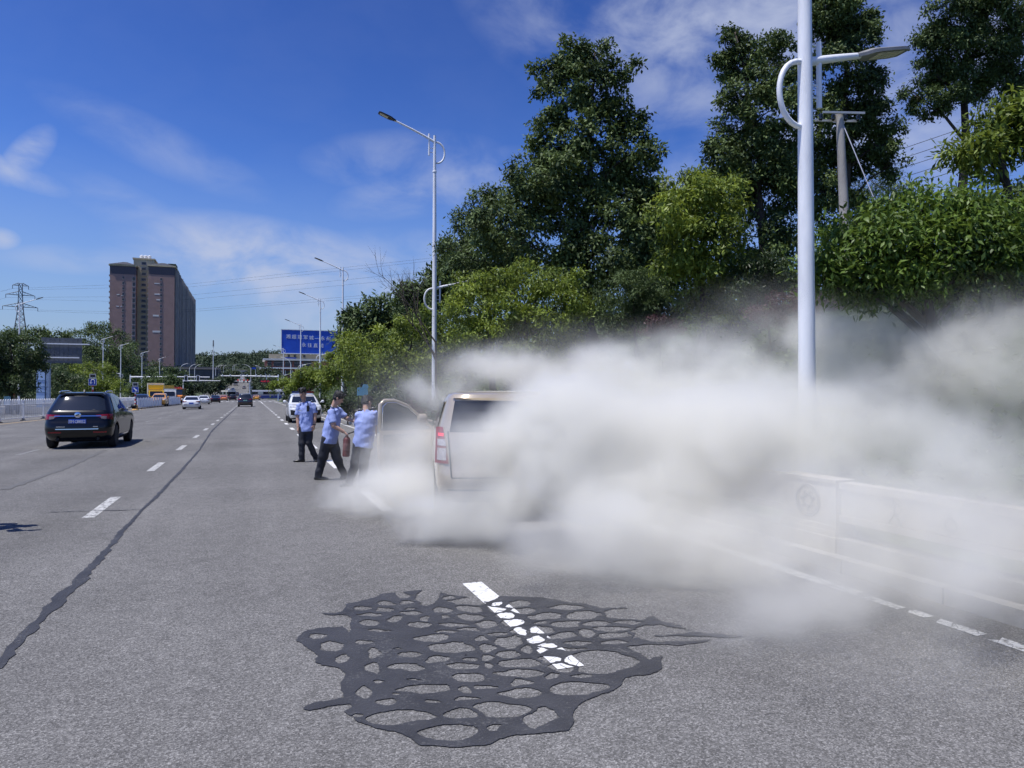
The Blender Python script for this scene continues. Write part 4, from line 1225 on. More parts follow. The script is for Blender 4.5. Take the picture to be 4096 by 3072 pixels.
tree('tall_tree', 'tall dark tree directly left of the near lamp post', [(2940, 128, 52, 36), (3042, 182, 105, 56), (3140, 185, 58, 46), (2977, 262, 92, 66), (3086, 262, 92, 56), (2905, 250, 40, 50), (2977, 380, 100, 66), (3110, 345, 70, 60), (2950, 515, 98, 86), (3086, 440, 108, 86), (3030, 624, 138, 96), (2900, 640, 80, 80), (3140, 560, 90, 80), (3060, 760, 150, 96), (2930, 780, 90, 90), (3030, 935, 130, 116), (3090, 1070, 100, 86), (3160, 700, 80, 90)],
     25, 3060, LF_DARK, 48000, .14, .22, 13, group=GT, droop=.8, wid=.48)
tree('tall_tree', 'tall dark tree behind the near lamp arm and the concrete pole', [(3357, 40, 108, 60), (3440, 78, 60, 66), (3300, 60, 60, 60), (3330, 163, 118, 76), (3440, 163, 58, 66), (3384, 271, 118, 76), (3466, 325, 58, 56), (3411, 380, 108, 86), (3493, 448, 48, 56), (3466, 500, 118, 66), (3547, 575, 88, 66), (3440, 605, 128, 76), (3574, 655, 56, 46), (3276, 490, 88, 86), (3303, 655, 118, 96), (3340, -30, 90, 60), (3220, 760, 148, 88), (3250, 330, 60, 80), (3350, 850, 130, 90)],
     26, 3390, LF_DARK, 54000, .14, .25, 14, group=GT, droop=.8, wid=.48)
tree('feathery_tree', 'small feathery grey green tree behind the tall dark tree', [(3480, 720, 90, 60), (3560, 730, 80, 50), (3600, 790, 80, 50), (3480, 830, 100, 60), (3640, 800, 40, 30)], 31, 3520, LF_BLUE, 7000, .13, .12, 15, group=GT, droop=.2, wid=.25)
tree('right_tree', 'bushy crowned tree at top right on a bare dark trunk', [(3818, 81, 118, 76), (3954, 81, 108, 86), (4040, 136, 76, 76), (3764, 168, 88, 76), (3900, 217, 128, 86), (4040, 244, 86, 76), (3737, 302, 78, 56), (3845, 325, 118, 86), (3648, 376, 44, 22), (3705, 420, 76, 44), (3818, 420, 88, 46), (3900, -40, 150, 70), (3960, 370, 80, 60), (4090, 330, 60, 70)],
     22, 3776, LF_BLUE, 46000, .11, .20, 16, group=GT, droop=.5)
tree('edge_tree', 'yellow green tree leaning in at the right edge of the picture', [(4030, 434, 80, 56), (3985, 515, 108, 62), (4045, 575, 90, 56), (3900, 597, 86, 50), (3950, 678, 96, 36), (4110, 480, 70, 90)], 13, 4110, LF_CAM, 5200, .15, .12, 17, group=GT, droop=.9, wid=.32)
tree('dark_shrub', 'dark bushy growth at the far right behind the near glossy tree', [(4060, 790, 70, 60), (4010, 850, 80, 40), (4090, 870, 60, 60)], 17, 4080, LF_BLUE, 5000, .13, .08, 18, group=GT)
# glossy near tree: its largest leaves are pieces of their own
t_near, nb = tree('glossy_tree', 'near roadside tree with large glossy leaves behind the lamp post', [(3683, 850, 148, 64), (3818, 858, 138, 66), (3954, 885, 138, 76), (3547, 888, 128, 72), (3411, 912, 98, 66), (3330, 968, 86, 66), (3466, 1020, 138, 86), (3629, 992, 148, 88), (3818, 995, 148, 88), (4010, 995, 118, 96), (3335, 1098, 84, 52), (3440, 1115, 96, 54), (3601, 1108, 128, 62), (3764, 1104, 118, 54), (3981, 1050, 108, 66), (4090, 930, 60, 90), (3290, 1030, 50, 60), (3560, 818, 46, 34), (3690, 785, 58, 34), (3850, 795, 48, 30), (3965, 808, 58, 38), (3460, 1190, 110, 34), (3660, 1185, 130, 40), (3900, 1160, 110, 50), (3250, 1120, 40, 40)],
     10.6, 3808, LF_NEAR, 21000, .11, .13, 19, group=GT, droop=.9, wid=.36, per=9, spread=1.4)
r = random.Random(21); lv = []
q = MB(); Ls = .125
prof = [(0, .0, 0), (.25, .036, -.004), (.5, .044, -.014), (.78, .024, -.034), (1, 0, -.06)]
vs = []
for a, w, dz in prof: vs += [(a * Ls, -w * Ls / .17, dz * Ls / .17 + w * .25), (a * Ls, 0, dz * Ls / .17), (a * Ls, w * Ls / .17, dz * Ls / .17 + w * .25)]
fs = []
for i in range(4):
    for k in range(2): fs.append((i * 3 + k, i * 3 + k + 1, (i + 1) * 3 + k + 1, (i + 1) * 3 + k))
leafme = MB().add(vs, fs).mesh('leaf', smooth=True, fixn=False); leafme.materials.append(LF_NEAR)
cdir = (CAML - (t_near.location + nb[0][0])).normalized()
for k in range(290):
    c, s = r.choice(nb); d = Vector((r.gauss(0, 1), r.gauss(0, 1), r.gauss(0, 1))).normalized()
    if d.dot(cdir) < .1: d = (d + cdir * 1.2).normalized()
    o = bpy.data.objects.new('leaf', leafme); COL.objects.link(o); o.parent = t_near
    o.location = Vector(c) + Vector((d.x * s[0], d.y * s[1], d.z * s[2])) * r.uniform(.98, 1.1)
    o.rotation_euler = (r.uniform(-.6, .6), r.uniform(.1, .9), r.uniform(0, 6.28)); k_ = r.uniform(.8, 1.25); o.scale = (k_, k_, k_)
tree('vine_trunk', 'thick dark vine wrapped trunk at the right edge behind the smoke', [(4040, 1120, 70, 40), (4080, 1200, 50, 70), (4010, 1250, 40, 60)], 11.5, 4040, LF_HEDGE, 1600, .12, .22, 20, group=GT, limbs=False)
# yellow green trees by the kerb
tree('camphor_tree', 'narrow yellow green tree between the two tall dark trees', [(2750, 762, 108, 52), (2862, 762, 96, 52), (2700, 850, 92, 76), (2850, 850, 108, 78), (2750, 960, 108, 78), (2880, 960, 78, 86), (2720, 1060, 86, 66), (2850, 1080, 98, 78), (2800, 1180, 108, 66), (2860, 1255, 78, 52), (2790, 715, 60, 35)], 17, 2810, LF_CAM, 19000, .13, .12, 22, group=GT, droop=.9, wid=.36)
tree('camphor_tree', 'broad rounded yellow green tree behind the smoking van', [(1890, 1135, 80, 55), (2000, 1115, 108, 62), (2120, 1128, 118, 66), (2230, 1150, 100, 62), (2300, 1190, 56, 52), (1880, 1230, 104, 76), (2050, 1230, 128, 88), (2200, 1240, 118, 86), (2325, 1270, 52, 56), (1920, 1340, 108, 66), (2080, 1350, 118, 78), (2240, 1340, 104, 66), (2010, 1440, 108, 56), (2150, 1440, 90, 50)], 19, 2090, LF_CAM, 26000, .115, .14, 23, group=GT, droop=.9, wid=.34)
tree('camphor_tree', 'yellow green tree left of the tall white lamp, behind the police men', [(1680, 1290, 92, 55), (1625, 1375, 108, 76), (1500, 1400, 108, 80), (1430, 1460, 84, 70), (1600, 1480, 118, 60), (1765, 1400, 76, 86), (1700, 1490, 108, 60), (1520, 1490, 90, 50), (1800, 1480, 60, 60)], 33, 1625, LF_CAM, 19000, .15, .15, 24, group=GT, droop=.7, per=10)
tree('camphor_tree', 'yellow green tree in front of the right end of the blue billboard', [(1372, 1380, 34, 40), (1415, 1400, 50, 56), (1345, 1450, 46, 40), (1400, 1475, 66, 52), (1320, 1505, 52, 38), (1450, 1430, 44, 56)], 50, 1385, LF_CAM, 9000, .2, .15, 25, group=GT, per=10)
tree('camphor_tree', 'small yellow green tree beside the brick building', [(1262, 1482, 38, 32), (1225, 1512, 44, 32), (1285, 1520, 42, 36), (1185, 1535, 36, 26)], 80, 1240, LF_CAM, 5000, .3, .15, 26, group=GT, per=10)
tree('camphor_tree', 'small far tree under the camera gantry', [(1140, 1535, 32, 25), (1110, 1550, 26, 20), (1170, 1555, 30, 22)], 120, 1140, LF_CAM, 2600, .42, .15, 27, group=GT, per=10)
for i, (bl, Z, bp, lab, n) in enumerate((
        ([(1740, 1140, 86, 66), (1800, 1060, 60, 70), (1660, 1200, 90, 56), (1780, 1230, 100, 70)], 52, 1740, 'dark tree on the hill left of the bare branches', 9000),
        ([(1570, 1240, 100, 50), (1480, 1280, 90, 56), (1420, 1290, 50, 40), (1600, 1310, 110, 60)], 60, 1540, 'dark tree on the hill left of the tall lamp', 9000),
        ([(1400, 1330, 50, 46), (1450, 1350, 70, 50), (1540, 1350, 90, 50)], 68, 1450, 'lowest dark tree at the left end of the hillside', 6000),
        ([(2620, 880, 90, 100), (2650, 1010, 80, 90), (2590, 1120, 100, 70)], 29, 2640, 'dark tree filling the gap behind the narrow yellow green tree', 8000),
        ([(1850, 1090, 80, 70), (1960, 1130, 90, 60), (1800, 1150, 60, 60)], 40, 1880, 'dark tree behind the broad yellow green tree', 7000))):
    tree('hillside_tree', lab, bl, Z, bp, LF_BLUE, n, .22 + .003 * Z, .2, 40 + i, group='dark trees on the hillside', per=10)
tree('feathery_shrub', 'feathery green shrub low beside the narrow yellow green tree', [(2560, 1220, 96, 66), (2480, 1160, 100, 56), (2610, 1140, 80, 50), (2500, 1270, 90, 50)], 20, 2550, LF_BLUE, 8000, .11, .06, 50, cat='shrub', group='shrubs on the bank', wid=.22)
tree('feathery_shrub', 'feathery green shrub left of the near lamp post', [(3010, 1110, 70, 60), (3080, 1090, 80, 70), (2980, 1170, 60, 40)], 16.5, 3040, LF_HEDGE, 6000, .10, .06, 51, cat='shrub', group='shrubs on the bank', wid=.25)
# bare branches
bt = at(1760, 1578, 30); bz = bank(bt.x, bt.y); base = Vector((bt.x, bt.y, bz))
t = thing('bare_tree', 'leafless twiggy tree beside the tall white lamp', 'tree', base, 0, GT)
q = MB(); r = random.Random(8)
def twig(p, d, ln, rad, lvl):
    e = p + d * ln; q.tube([p, p.lerp(e, .5) + Vector((r.uniform(-.1, .1), 0, .05)) * ln * .4, e], [rad, rad * .75, rad * .5], 5)
    if lvl:
        for k in range(3): twig(p.lerp(e, r.uniform(.5, 1)), (d + Vector((r.uniform(-.8, .8), r.uniform(-.5, .5), r.uniform(-.1, .6)))).normalized(), ln * .62, rad * .5, lvl - 1)
tipz = at(1750, 925, 30).z - bz
twig(Vector((0, 0, 0)), Vector((-.05, 0, 1)), tipz * .45, .07, 4)
q.build('branches', BARK, t)
# maroon shrubs and hedge balls
for i, (x, y, rx, ry, Z) in enumerate(((3080, 1245, 92, 56, 15), (3210, 1225, 86, 52, 15.4), (3350, 1225, 86, 50, 15), (3490, 1205, 92, 50, 14.6), (3650, 1215, 108, 50, 14.2), (2640, 1310, 72, 36, 18))):
    tree('maroon_shrub', ('leftmost maroon shrub, left of the near lamp post', 'maroon shrub right behind the near lamp post', 'maroon shrub just right of the near lamp post', 'maroon shrub under the glossy leaves', 'rightmost maroon shrub behind the smoke', 'small maroon shrub far left above the smoke')[i], [(x, y, rx, ry), (x - rx * .5, y + ry * .5, rx * .7, ry * .6), (x + rx * .5, y + ry * .4, rx * .7, ry * .6)], Z, x, LF_RED, 4200, .06, .04, 60 + i, cat='shrub', group='maroon shrubs on the bank', per=10, droop=0, limbs=False)
hb = [(1392, 1612, 34, 44, 38), (1480, 1632, 36, 30, 34), (1560, 1604, 56, 40, 29), (1625, 1600, 50, 44, 27), (1690, 1640, 62, 60, 22), (1505, 1610, 40, 30, 37), (1330, 1622, 30, 30, 44), (1270, 1608, 26, 22, 55), (1232, 1604, 22, 18, 66), (1200, 1600, 18, 14, 80), (1176, 1596, 16, 12, 95), (1150, 1594, 14, 10, 115), (1760, 1660, 60, 50, 19)]
hl = ['round shrub behind the man with the extinguisher', 'low shrub below the blue notice board', 'broad shrub left of the open van door top', 'shrub just above the open van door', 'dark shrub between the van door and the van', 'shrub right of the notice board', 'shrub directly right of the police car', 'shrub above the police car roof', 'third hedge shrub left of the police car', 'fourth hedge shrub left of the police car', 'fifth hedge shrub left of the police car', 'farthest tiny hedge shrub by the kerb', 'shrub hidden low behind the smoking van']
for i, (x, y, rx, ry, Z) in enumerate(hb):
    tree('hedge_shrub', hl[i], [(x, y, rx, ry), (x - rx * .4, y + ry * .5, rx * .7, ry * .6), (x + rx * .4, y + ry * .5, rx * .7, ry * .6)], Z, x, LF_RED if i in (4,) else LF_HEDGE, 2600, .05 + .0018 * Z, .05, 80 + i, cat='shrub', group='clipped shrubs along the right kerb', per=10, droop=0, z0=.05, limbs=False)

for i, (x, y, rx, ry, Z) in enumerate(((1700, 1330, 120, 110, 44), (1950, 1260, 150, 130, 38), (2250, 1230, 170, 140, 34), (2500, 1250, 150, 130, 30), (2720, 1230, 150, 130, 30), (2960, 1180, 160, 130, 31), (3200, 1100, 170, 140, 33), (3500, 1020, 180, 130, 34), (3800, 1000, 180, 130, 34), (4080, 990, 160, 140, 34), (1520, 1420, 110, 80, 56))):
    tree('thicket', ('thicket behind the bare twigs', 'thicket behind the broad yellow green tree, left part', 'thicket under the tallest tree', 'dark thicket right of the broad yellow green tree', 'dark thicket behind the narrow yellow green tree', 'dark thicket left of the near lamp post', 'dark thicket behind the near lamp post', 'dark thicket behind the concrete pole foot', 'dark thicket behind the glossy tree, left part', 'dark thicket at the right edge behind the glossy tree', 'low thicket at the left end of the hillside')[i],
         [(x, y, rx, ry), (x - rx * .6, y + ry * .45, rx * .7, ry * .7), (x + rx * .6, y + ry * .4, rx * .7, ry * .7), (x, y + ry * .7, rx, ry * .6)], Z, x, LF_BLUE, 8000, .2, .08, 140 + i, cat='thicket', group='dark thickets along the hillside', per=10, limbs=False)
# ground cover on the bank: leaves nobody could count
rg = np.random.default_rng(5); n = 78000
X = rg.uniform(7.35, 17.0, n); Y = np.where(rg.random(n) < .7, rg.uniform(0, 42, n), rg.uniform(42, 120, n))
hz_ = np.array([bank(a, b) for a, b in zip(X, Y)]) + rg.random(n) * .16 + .10 * np.sin(X * 2.1) * np.sin(Y * 1.7)
c = np.stack([X, Y, hz_], 1); L = np.where(Y < 42, .11, .3)[:, None]
d = unit(rg.normal(size=(n, 3)) * np.array([1, 1, .5])); nm = np.array([-.3, 0, 1]) + .6 * rg.normal(size=(n, 3)); s = unit(np.cross(d, nm))
V = np.empty((n, 4, 3)); V[:, 0] = c; V[:, 1] = c + d * L * .5 + s * L * .25; V[:, 2] = c + d * L; V[:, 3] = c + d * L * .5 - s * L * .25
k = (np.arange(n) * 4)[:, None]
gc = link('ground_cover', tri_mesh('ground_cover', V.reshape(-1, 3), np.concatenate([k + np.array([[0, 1, 2]]), k + np.array([[0, 2, 3]])])), LF_COVER)
tag(gc, 'low leafy ground cover over the bank behind the smoke', 'ground cover', kind='stuff')

# ---- left side
GLF = 'trees on the far left'
tree('left_tree', 'large dark crowned tree at the left edge in front of the billboard', [(40, 1375, 84, 42), (130, 1425, 52, 46), (20, 1455, 70, 66), (110, 1480, 70, 46), (50, 1540, 92, 36), (160, 1450, 34, 36), (-60, 1420, 60, 80), (-20, 1520, 60, 50)], 58, 30, LF_LEFT, 22000, .2, .25, 101, group=GLF, per=10, z0=0)
tree('left_tree', 'dark tree behind the billboard at the left', [(150, 1360, 60, 30), (110, 1340, 60, 30), (170, 1340, 30, 26), (215, 1350, 50, 30), (40, 1350, 60, 30), (230, 1480, 60, 70), (240, 1560, 70, 50), (130, 1420, 80, 60)], 130, 160, LF_BLUE, 9000, .5, .3, 102, group=GLF, per=8, z0=0)
tree('left_tree', 'big dark tree left of the tower block', [(395, 1318, 52, 34), (350, 1362, 72, 50), (445, 1375, 72, 52), (290, 1368, 50, 42), (500, 1425, 74, 54), (400, 1420, 90, 60), (330, 1440, 66, 54), (300, 1500, 60, 60), (480, 1500, 80, 60)], 205, 400, LF_BLUE, 17000, .62, .5, 103, group=GLF, per=8, z0=0)
tree('left_tree', 'mid green tree in front of the lower tower', [(550, 1470, 66, 50), (600, 1492, 56, 42), (640, 1510, 44, 36), (560, 1540, 80, 40), (630, 1555, 70, 30), (520, 1560, 60, 40), (500, 1450, 50, 50)], 255, 570, LF_LEFT, 10000, .75, .5, 104, group=GLF, per=8, z0=0)
tree('left_tree', 'yellow green round tree right of the billboard', [(372, 1478, 64, 40), (330, 1530, 56, 36), (410, 1532, 66, 40), (370, 1555, 80, 30), (440, 1560, 50, 30)], 126, 375, LF_CAM, 10000, .36, .3, 105, group=GLF, per=8, z0=0)
tree('left_tree', 'dark low tree behind the billboard column', [(270, 1530, 60, 40), (215, 1545, 40, 40), (265, 1580, 60, 30), (220, 1490, 30, 40)], 112, 255, LF_LEFT, 5000, .35, .25, 106, group=GLF, per=8, z0=0)
tree('left_shrub', 'rounded green bush behind the cyclist', [(30, 1590, 50, 26), (80, 1595, 40, 24), (-20, 1590, 40, 24)], 95, 40, LF_HEDGE, 3500, .3, .1, 107, cat='shrub', group=GLF, per=8, z0=0, limbs=False)
tree('left_shrub', 'dark bush right of the cyclist', [(95, 1585, 40, 26), (60, 1580, 30, 22), (110, 1600, 36, 20)], 105, 95, LF_BLUE, 3500, .3, .1, 108, cat='shrub', group=GLF, per=8, z0=0, limbs=False)
tree('left_tree', 'dark mass of trees over the yellow truck', [(560, 1560, 40, 26), (600, 1545, 46, 30), (640, 1530, 46, 30), (675, 1535, 30, 24), (600, 1580, 60, 16)], 160, 560, LF_BLUE, 9000, .5, .3, 109, group=GLF, per=8, z0=0)
fars = [([(700, 1500, 40, 26), (680, 1530, 40, 26), (730, 1530, 30, 20)], 230, 'trees below the tower at its right foot'), ([(770, 1545, 34, 20), (745, 1555, 30, 18), (800, 1550, 30, 18)], 260, 'dark roundish tree left of the climbing road'),
        ([(860, 1545, 28, 24), (840, 1560, 26, 16), (885, 1540, 22, 22)], 270, 'dark tree at the near left corner of the climbing road'), ([(895, 1520, 22, 16), (910, 1510, 18, 14)], 380, 'small dark tree half way up the left of the climb'),
        ([(1075, 1500, 36, 26), (1060, 1520, 30, 20), (1100, 1520, 30, 22)], 280, 'dark tree in front of the brick building, left end'), ([(1050, 1540, 30, 20), (1080, 1545, 36, 22), (1025, 1548, 16, 14)], 250, 'dark tree above the blue and white bus'),
        ([(1030, 1500, 22, 20), (1015, 1515, 18, 16)], 400, 'small tree right of the climbing road'), ([(925, 1505, 16, 10), (940, 1498, 12, 9)], 520, 'tiny tree near the crest on the left'), ([(1012, 1492, 16, 10), (1000, 1497, 12, 8)], 560, 'tiny tree near the crest on the right')]
for i, (bl, Z, lab) in enumerate(fars):
    b = at(bl[0][0], 1578, Z)
    tree('far_tree', lab, bl, Z, bl[0][0], LF_FAR if i not in (0,) else LF_LEFT, 2600, .3 + Z * .0022, .3, 120 + i, group='trees around the far crossing', per=8, z0=hroad(b.y) - .3, limbs=False)

# ---- forest on the far hill: one mass
rg = np.random.default_rng(9); bl = []
rr = random.Random(2)
while len(bl) < 2600:
    Y = rr.uniform(900, 1330); X = rr.uniform(-520, 420) + (Y - 1000) * .05
    h = hill_h(X, Y) * sstep(0, .12, (Y - 860) / 640); s = rr.uniform(4, 7.5)
    bl.append(((X, Y, h + s * .5), (s, s, s * rr.uniform(.8, 1.15))))
V, T = leaf_arrays(bl, 150000, 2.3, 3, per=6, droop=.2, wid=.8, spread=.5, inner=.7)
fo = link('forest', tri_mesh('forest', V, T), LF_FAR); tag(fo, 'dense dark forest covering the hill at the end of the road', 'forest', kind='stuff')
# a wood along the left skyline between the pylon and the tower
bl = []
for k in range(150):
    X, Y = rr.uniform(-175, -70), rr.uniform(300, 430); s = rr.uniform(3.5, 6)
    bl.append(((X, Y, rr.uniform(4, 20) + (22 if Y > 360 and X < -120 else 0) * rr.random()), (s, s, s)))
V, T = leaf_arrays(bl, 22000, 1.2, 4, per=6, droop=.2, wid=.8, spread=.6, inner=.6)
fo = link('woodland', tri_mesh('woodland', V, T), LF_FAR); tag(fo, 'dark woodland behind the billboard on the left', 'woodland', kind='stuff')
# ------------------------------------------------------------------ vehicles
class Car:
    """body as a stack of plan outlines: rows of (height, rear y, front y, half width); y runs from tail to nose"""
    def __init__(s, rows, rr=.22, bow=.07, taper=.05):
        a = np.array(rows, float)
        s.z, s.yr, s.yf, s.w = a.T
        s.rr, s.bow, s.taper = rr, bow, taper
    def lv(s, z): return float(np.interp(z, s.z, s.yr)), float(np.interp(z, s.z, s.yf)), float(np.interp(z, s.z, s.w))
    def half(s, y, z):                      # half width of the side at y, z
        yr, yf, w = s.lv(z); c, l = (yr + yf) / 2, (yf - yr) / 2
        u = max(-1, min(1, (y - c) / l)); w = w * (1 - s.taper * abs(u) ** 3)
        r = min(s.rr, w * .6, l * .6)
        for e in (yr + s.bow + r - y, y - (yf - s.bow - r)):
            if e > 0: w -= r - math.sqrt(max(0, r * r - min(e, r) ** 2))
        return w
    def end(s, x, z, front):                # y of the tail or nose at x, z
        yr, yf, w = s.lv(z); w *= (1 - s.taper); r = min(s.rr, w * .6, (yf - yr) * .3); ax = min(abs(x), w - .002)
        d = s.bow * (ax / w) ** 2
        if ax > w - r: d += r - math.sqrt(max(0, r * r - (ax - w + r) ** 2))
        return yf - d if front else yr + d
    def outline(s, z):
        yr, yf, w = s.lv(z); P = []; we = w * (1 - s.taper); r = min(s.rr, we * .6, (yf - yr) * .3)
        xs = [we * k / 5 * (1 - r / we) for k in range(6)] + [we - r + r * math.sin(a) for a in (R(22), R(45), R(68))]
        for x in xs: P.append((x, s.end(x, z, False)))
        y0, y1 = s.end(we, z, False), s.end(we, z, True)
        for k in range(13): P.append((s.half(y0 + (y1 - y0) * k / 12, z) if 0 < k < 12 else we, y0 + (y1 - y0) * k / 12))
        for x in reversed(xs): P.append((x, s.end(x, z, True)))
        return P
    def body(s, wheels, rw, lowz=.0, zs=None):
        Z = sorted(set([round(v, 4) for v in s.z] + [round((a + b) / 2, 4) for a, b in zip(s.z[:-1], s.z[1:])]))
        q = MB(); n = None
        for z in Z:
            P = s.outline(z); P = P + [(-x, y) for x, y in reversed(P[1:-1])]
            n = len(P); q.v += [(x, y, z) for x, y in P]
        for i in range(len(Z) - 1):
            for k in range(n):
                q.f.append((i * n + k, i * n + (k + 1) % n, (i + 1) * n + (k + 1) % n, (i + 1) * n + k)); q.mi.append(1 if Z[i + 1] <= lowz + .001 else 0)
        q.f += [tuple(range(n - 1, -1, -1)), tuple((len(Z) - 1) * n + k for k in range(n))]; q.mi += [1 if lowz else 0, 0]
        me = q.mesh('body'); o = bpy.data.objects.new('tmp', me); COL.objects.link(o)
        cut = MB(); W = max(s.w)
        for y in wheels:
            for sd in (-1, 1): cut.cyl((sd * (W - .27), y, rw + .03), (sd * (W + .3), y, rw + .03), rw + .06, 24)
        co = cut.build('tmpc', None); md = o.modifiers.new('b', 'BOOLEAN'); md.object = co; md.solver = 'EXACT'; md.operation = 'DIFFERENCE'
        me2 = bake(o); bpy.data.objects.remove(co)
        me2.shade_smooth(); me2.set_sharp_from_angle(angle=R(38))
        return me2
    def side(s, quad, sd, off=.006, n=(10, 5)):
        (a, b, c, d) = quad                # (y, z): low rear, low front, high front, high rear
        def f(u, v):
            y = (a[0] * (1 - u) + b[0] * u) * (1 - v) + (d[0] * (1 - u) + c[0] * u) * v
            z = (a[1] * (1 - u) + b[1] * u) * (1 - v) + (d[1] * (1 - u) + c[1] * u) * v
            return (sd * (s.half(y, z) + off), y, z)
        return MB().grid(f, *n)
    def face(s, quad, front, off=.006, n=(14, 6)):
        (a, b, c, d) = quad                # (x, z): low left, low right, high right, high left
        def f(u, v):
            x = (a[0] * (1 - u) + b[0] * u) * (1 - v) + (d[0] * (1 - u) + c[0] * u) * v
            z = (a[1] * (1 - u) + b[1] * u) * (1 - v) + (d[1] * (1 - u) + c[1] * u) * v
            return (x, s.end(x, z, front) + (off if front else -off), z)
        return MB().grid(f, *n)

def wheel_meshes(rw, w=.21):
    M = Matrix.Rotation(R(90), 3, 'Y')
    ty = MB().lathe([(rw * .66, -w / 2), (rw * .93, -w / 2), (rw, -w * .36), (rw, w * .36), (rw * .93, w / 2), (rw * .66, w / 2)], 28, (0, 0, 0), M).mesh('tyre', smooth=True, ang=40)
    q = MB(); q.lathe([(rw * .64, -w * .25), (rw * .66, w * .42), (rw * .60, w * .40), (rw * .58, w * .05), (.02, w * .05)], 28, (0, 0, 0), M)
    for k in range(10):
        a = 2 * math.pi * k / 10
        q.box((w * .30, math.cos(a) * rw * .34, math.sin(a) * rw * .34), (.03, rw * .52, rw * .075), M=Matrix.Rotation(a, 3, 'X'))
    q.lathe([(rw * .13, w * .2), (rw * .12, w * .36), (.01, w * .38)], 14, (0, 0, 0), M)
    rm = q.mesh('rim', smooth=True, ang=35)
    ty.materials.append(RUBBER); rm.materials.append(ALLOY)
    return ty, rm
def add_wheels(t, ys, tx, rw):
    ty, rm = wheel_meshes(rw)
    for y in ys:
        for sd in (-1, 1):
            o = link('wheel', ty, None, t, (sd * tx, y, rw)); link('rim', rm, None, o)
            if sd < 0: o.rotation_euler = (0, 0, math.pi)

def paint(name, col, metal=.3, rough=.28):
    dk = max(col) < .03
    return mat(name, col, .30 if dk else rough, metal=metal, var=.03, scale=2, coat=.6 if dk else 1.0, spec=.25 if dk else .5)
TAILR = mat('tail_lamp_red', (.20, .007, .014), .12, spec=.7, var=.3, scale=25)
TAILW = mat('tail_lamp_clear', (.45, .42, .42), .12, spec=.7, var=.2, scale=30)
HEADL = mat('head_lamp', (.35, .37, .40), .08, spec=.8, var=.3, scale=18)
PLATEB = mat('plate_blue', (.015, .085, .48), .4)
PLATEG = mat('plate_green', (.25, .5, .36), .4)
BADGE = mat('plate_white', (.7, .7, .72), .4)

SUV = [(.20, .42, 4.28, .78), (.28, .16, 4.5, .85), (.42, .05, 4.63, .905), (.58, .0, 4.67, .92), (.74, .03, 4.66, .92), (.84, .08, 4.62, .917), (.94, .10, 4.45, .912), (1.0, .12, 4.12, .905), (1.05, .14, 3.62, .895), (1.10, .17, 3.42, .88), (1.2, .27, 3.2, .845), (1.36, .43, 2.88, .785), (1.50, .56, 2.58, .73), (1.58, .62, 2.35, .69), (1.635, .68, 2.1, .64), (1.665, .92, 1.9, .56), (1.68, 1.2, 1.7, .40)]
SEDAN = [(.17, .35, 4.5, .76), (.26, .12, 4.72, .84), (.42, .03, 4.82, .89), (.58, .0, 4.85, .905), (.72, .03, 4.82, .905), (.82, .06, 4.62, .90), (.90, .10, 4.1, .895), (.96, .20, 3.6, .885), (1.0, .50, 3.42, .87), (1.04, .75, 3.3, .855), (1.15, 1.0, 3.0, .80), (1.28, 1.3, 2.68, .72), (1.37, 1.55, 2.4, .65), (1.42, 1.8, 2.2, .57), (1.44, 2.0, 2.1, .42)]
MPV = [(.22, .30, 4.4, .76), (.32, .08, 4.58, .83), (.45, .02, 4.68, .865), (.58, .0, 4.70, .875), (.70, .04, 4.68, .875), (.84, .05, 4.55, .872), (.94, .06, 4.2, .868), (1.02, .075, 3.85, .86), (1.12, .10, 3.6, .845), (1.28, .155, 3.25, .80), (1.44, .215, 2.9, .755), (1.54, .25, 2.6, .725), (1.60, .28, 2.3, .68), (1.635, .42, 1.9, .60), (1.65, .7, 1.7, .44)]

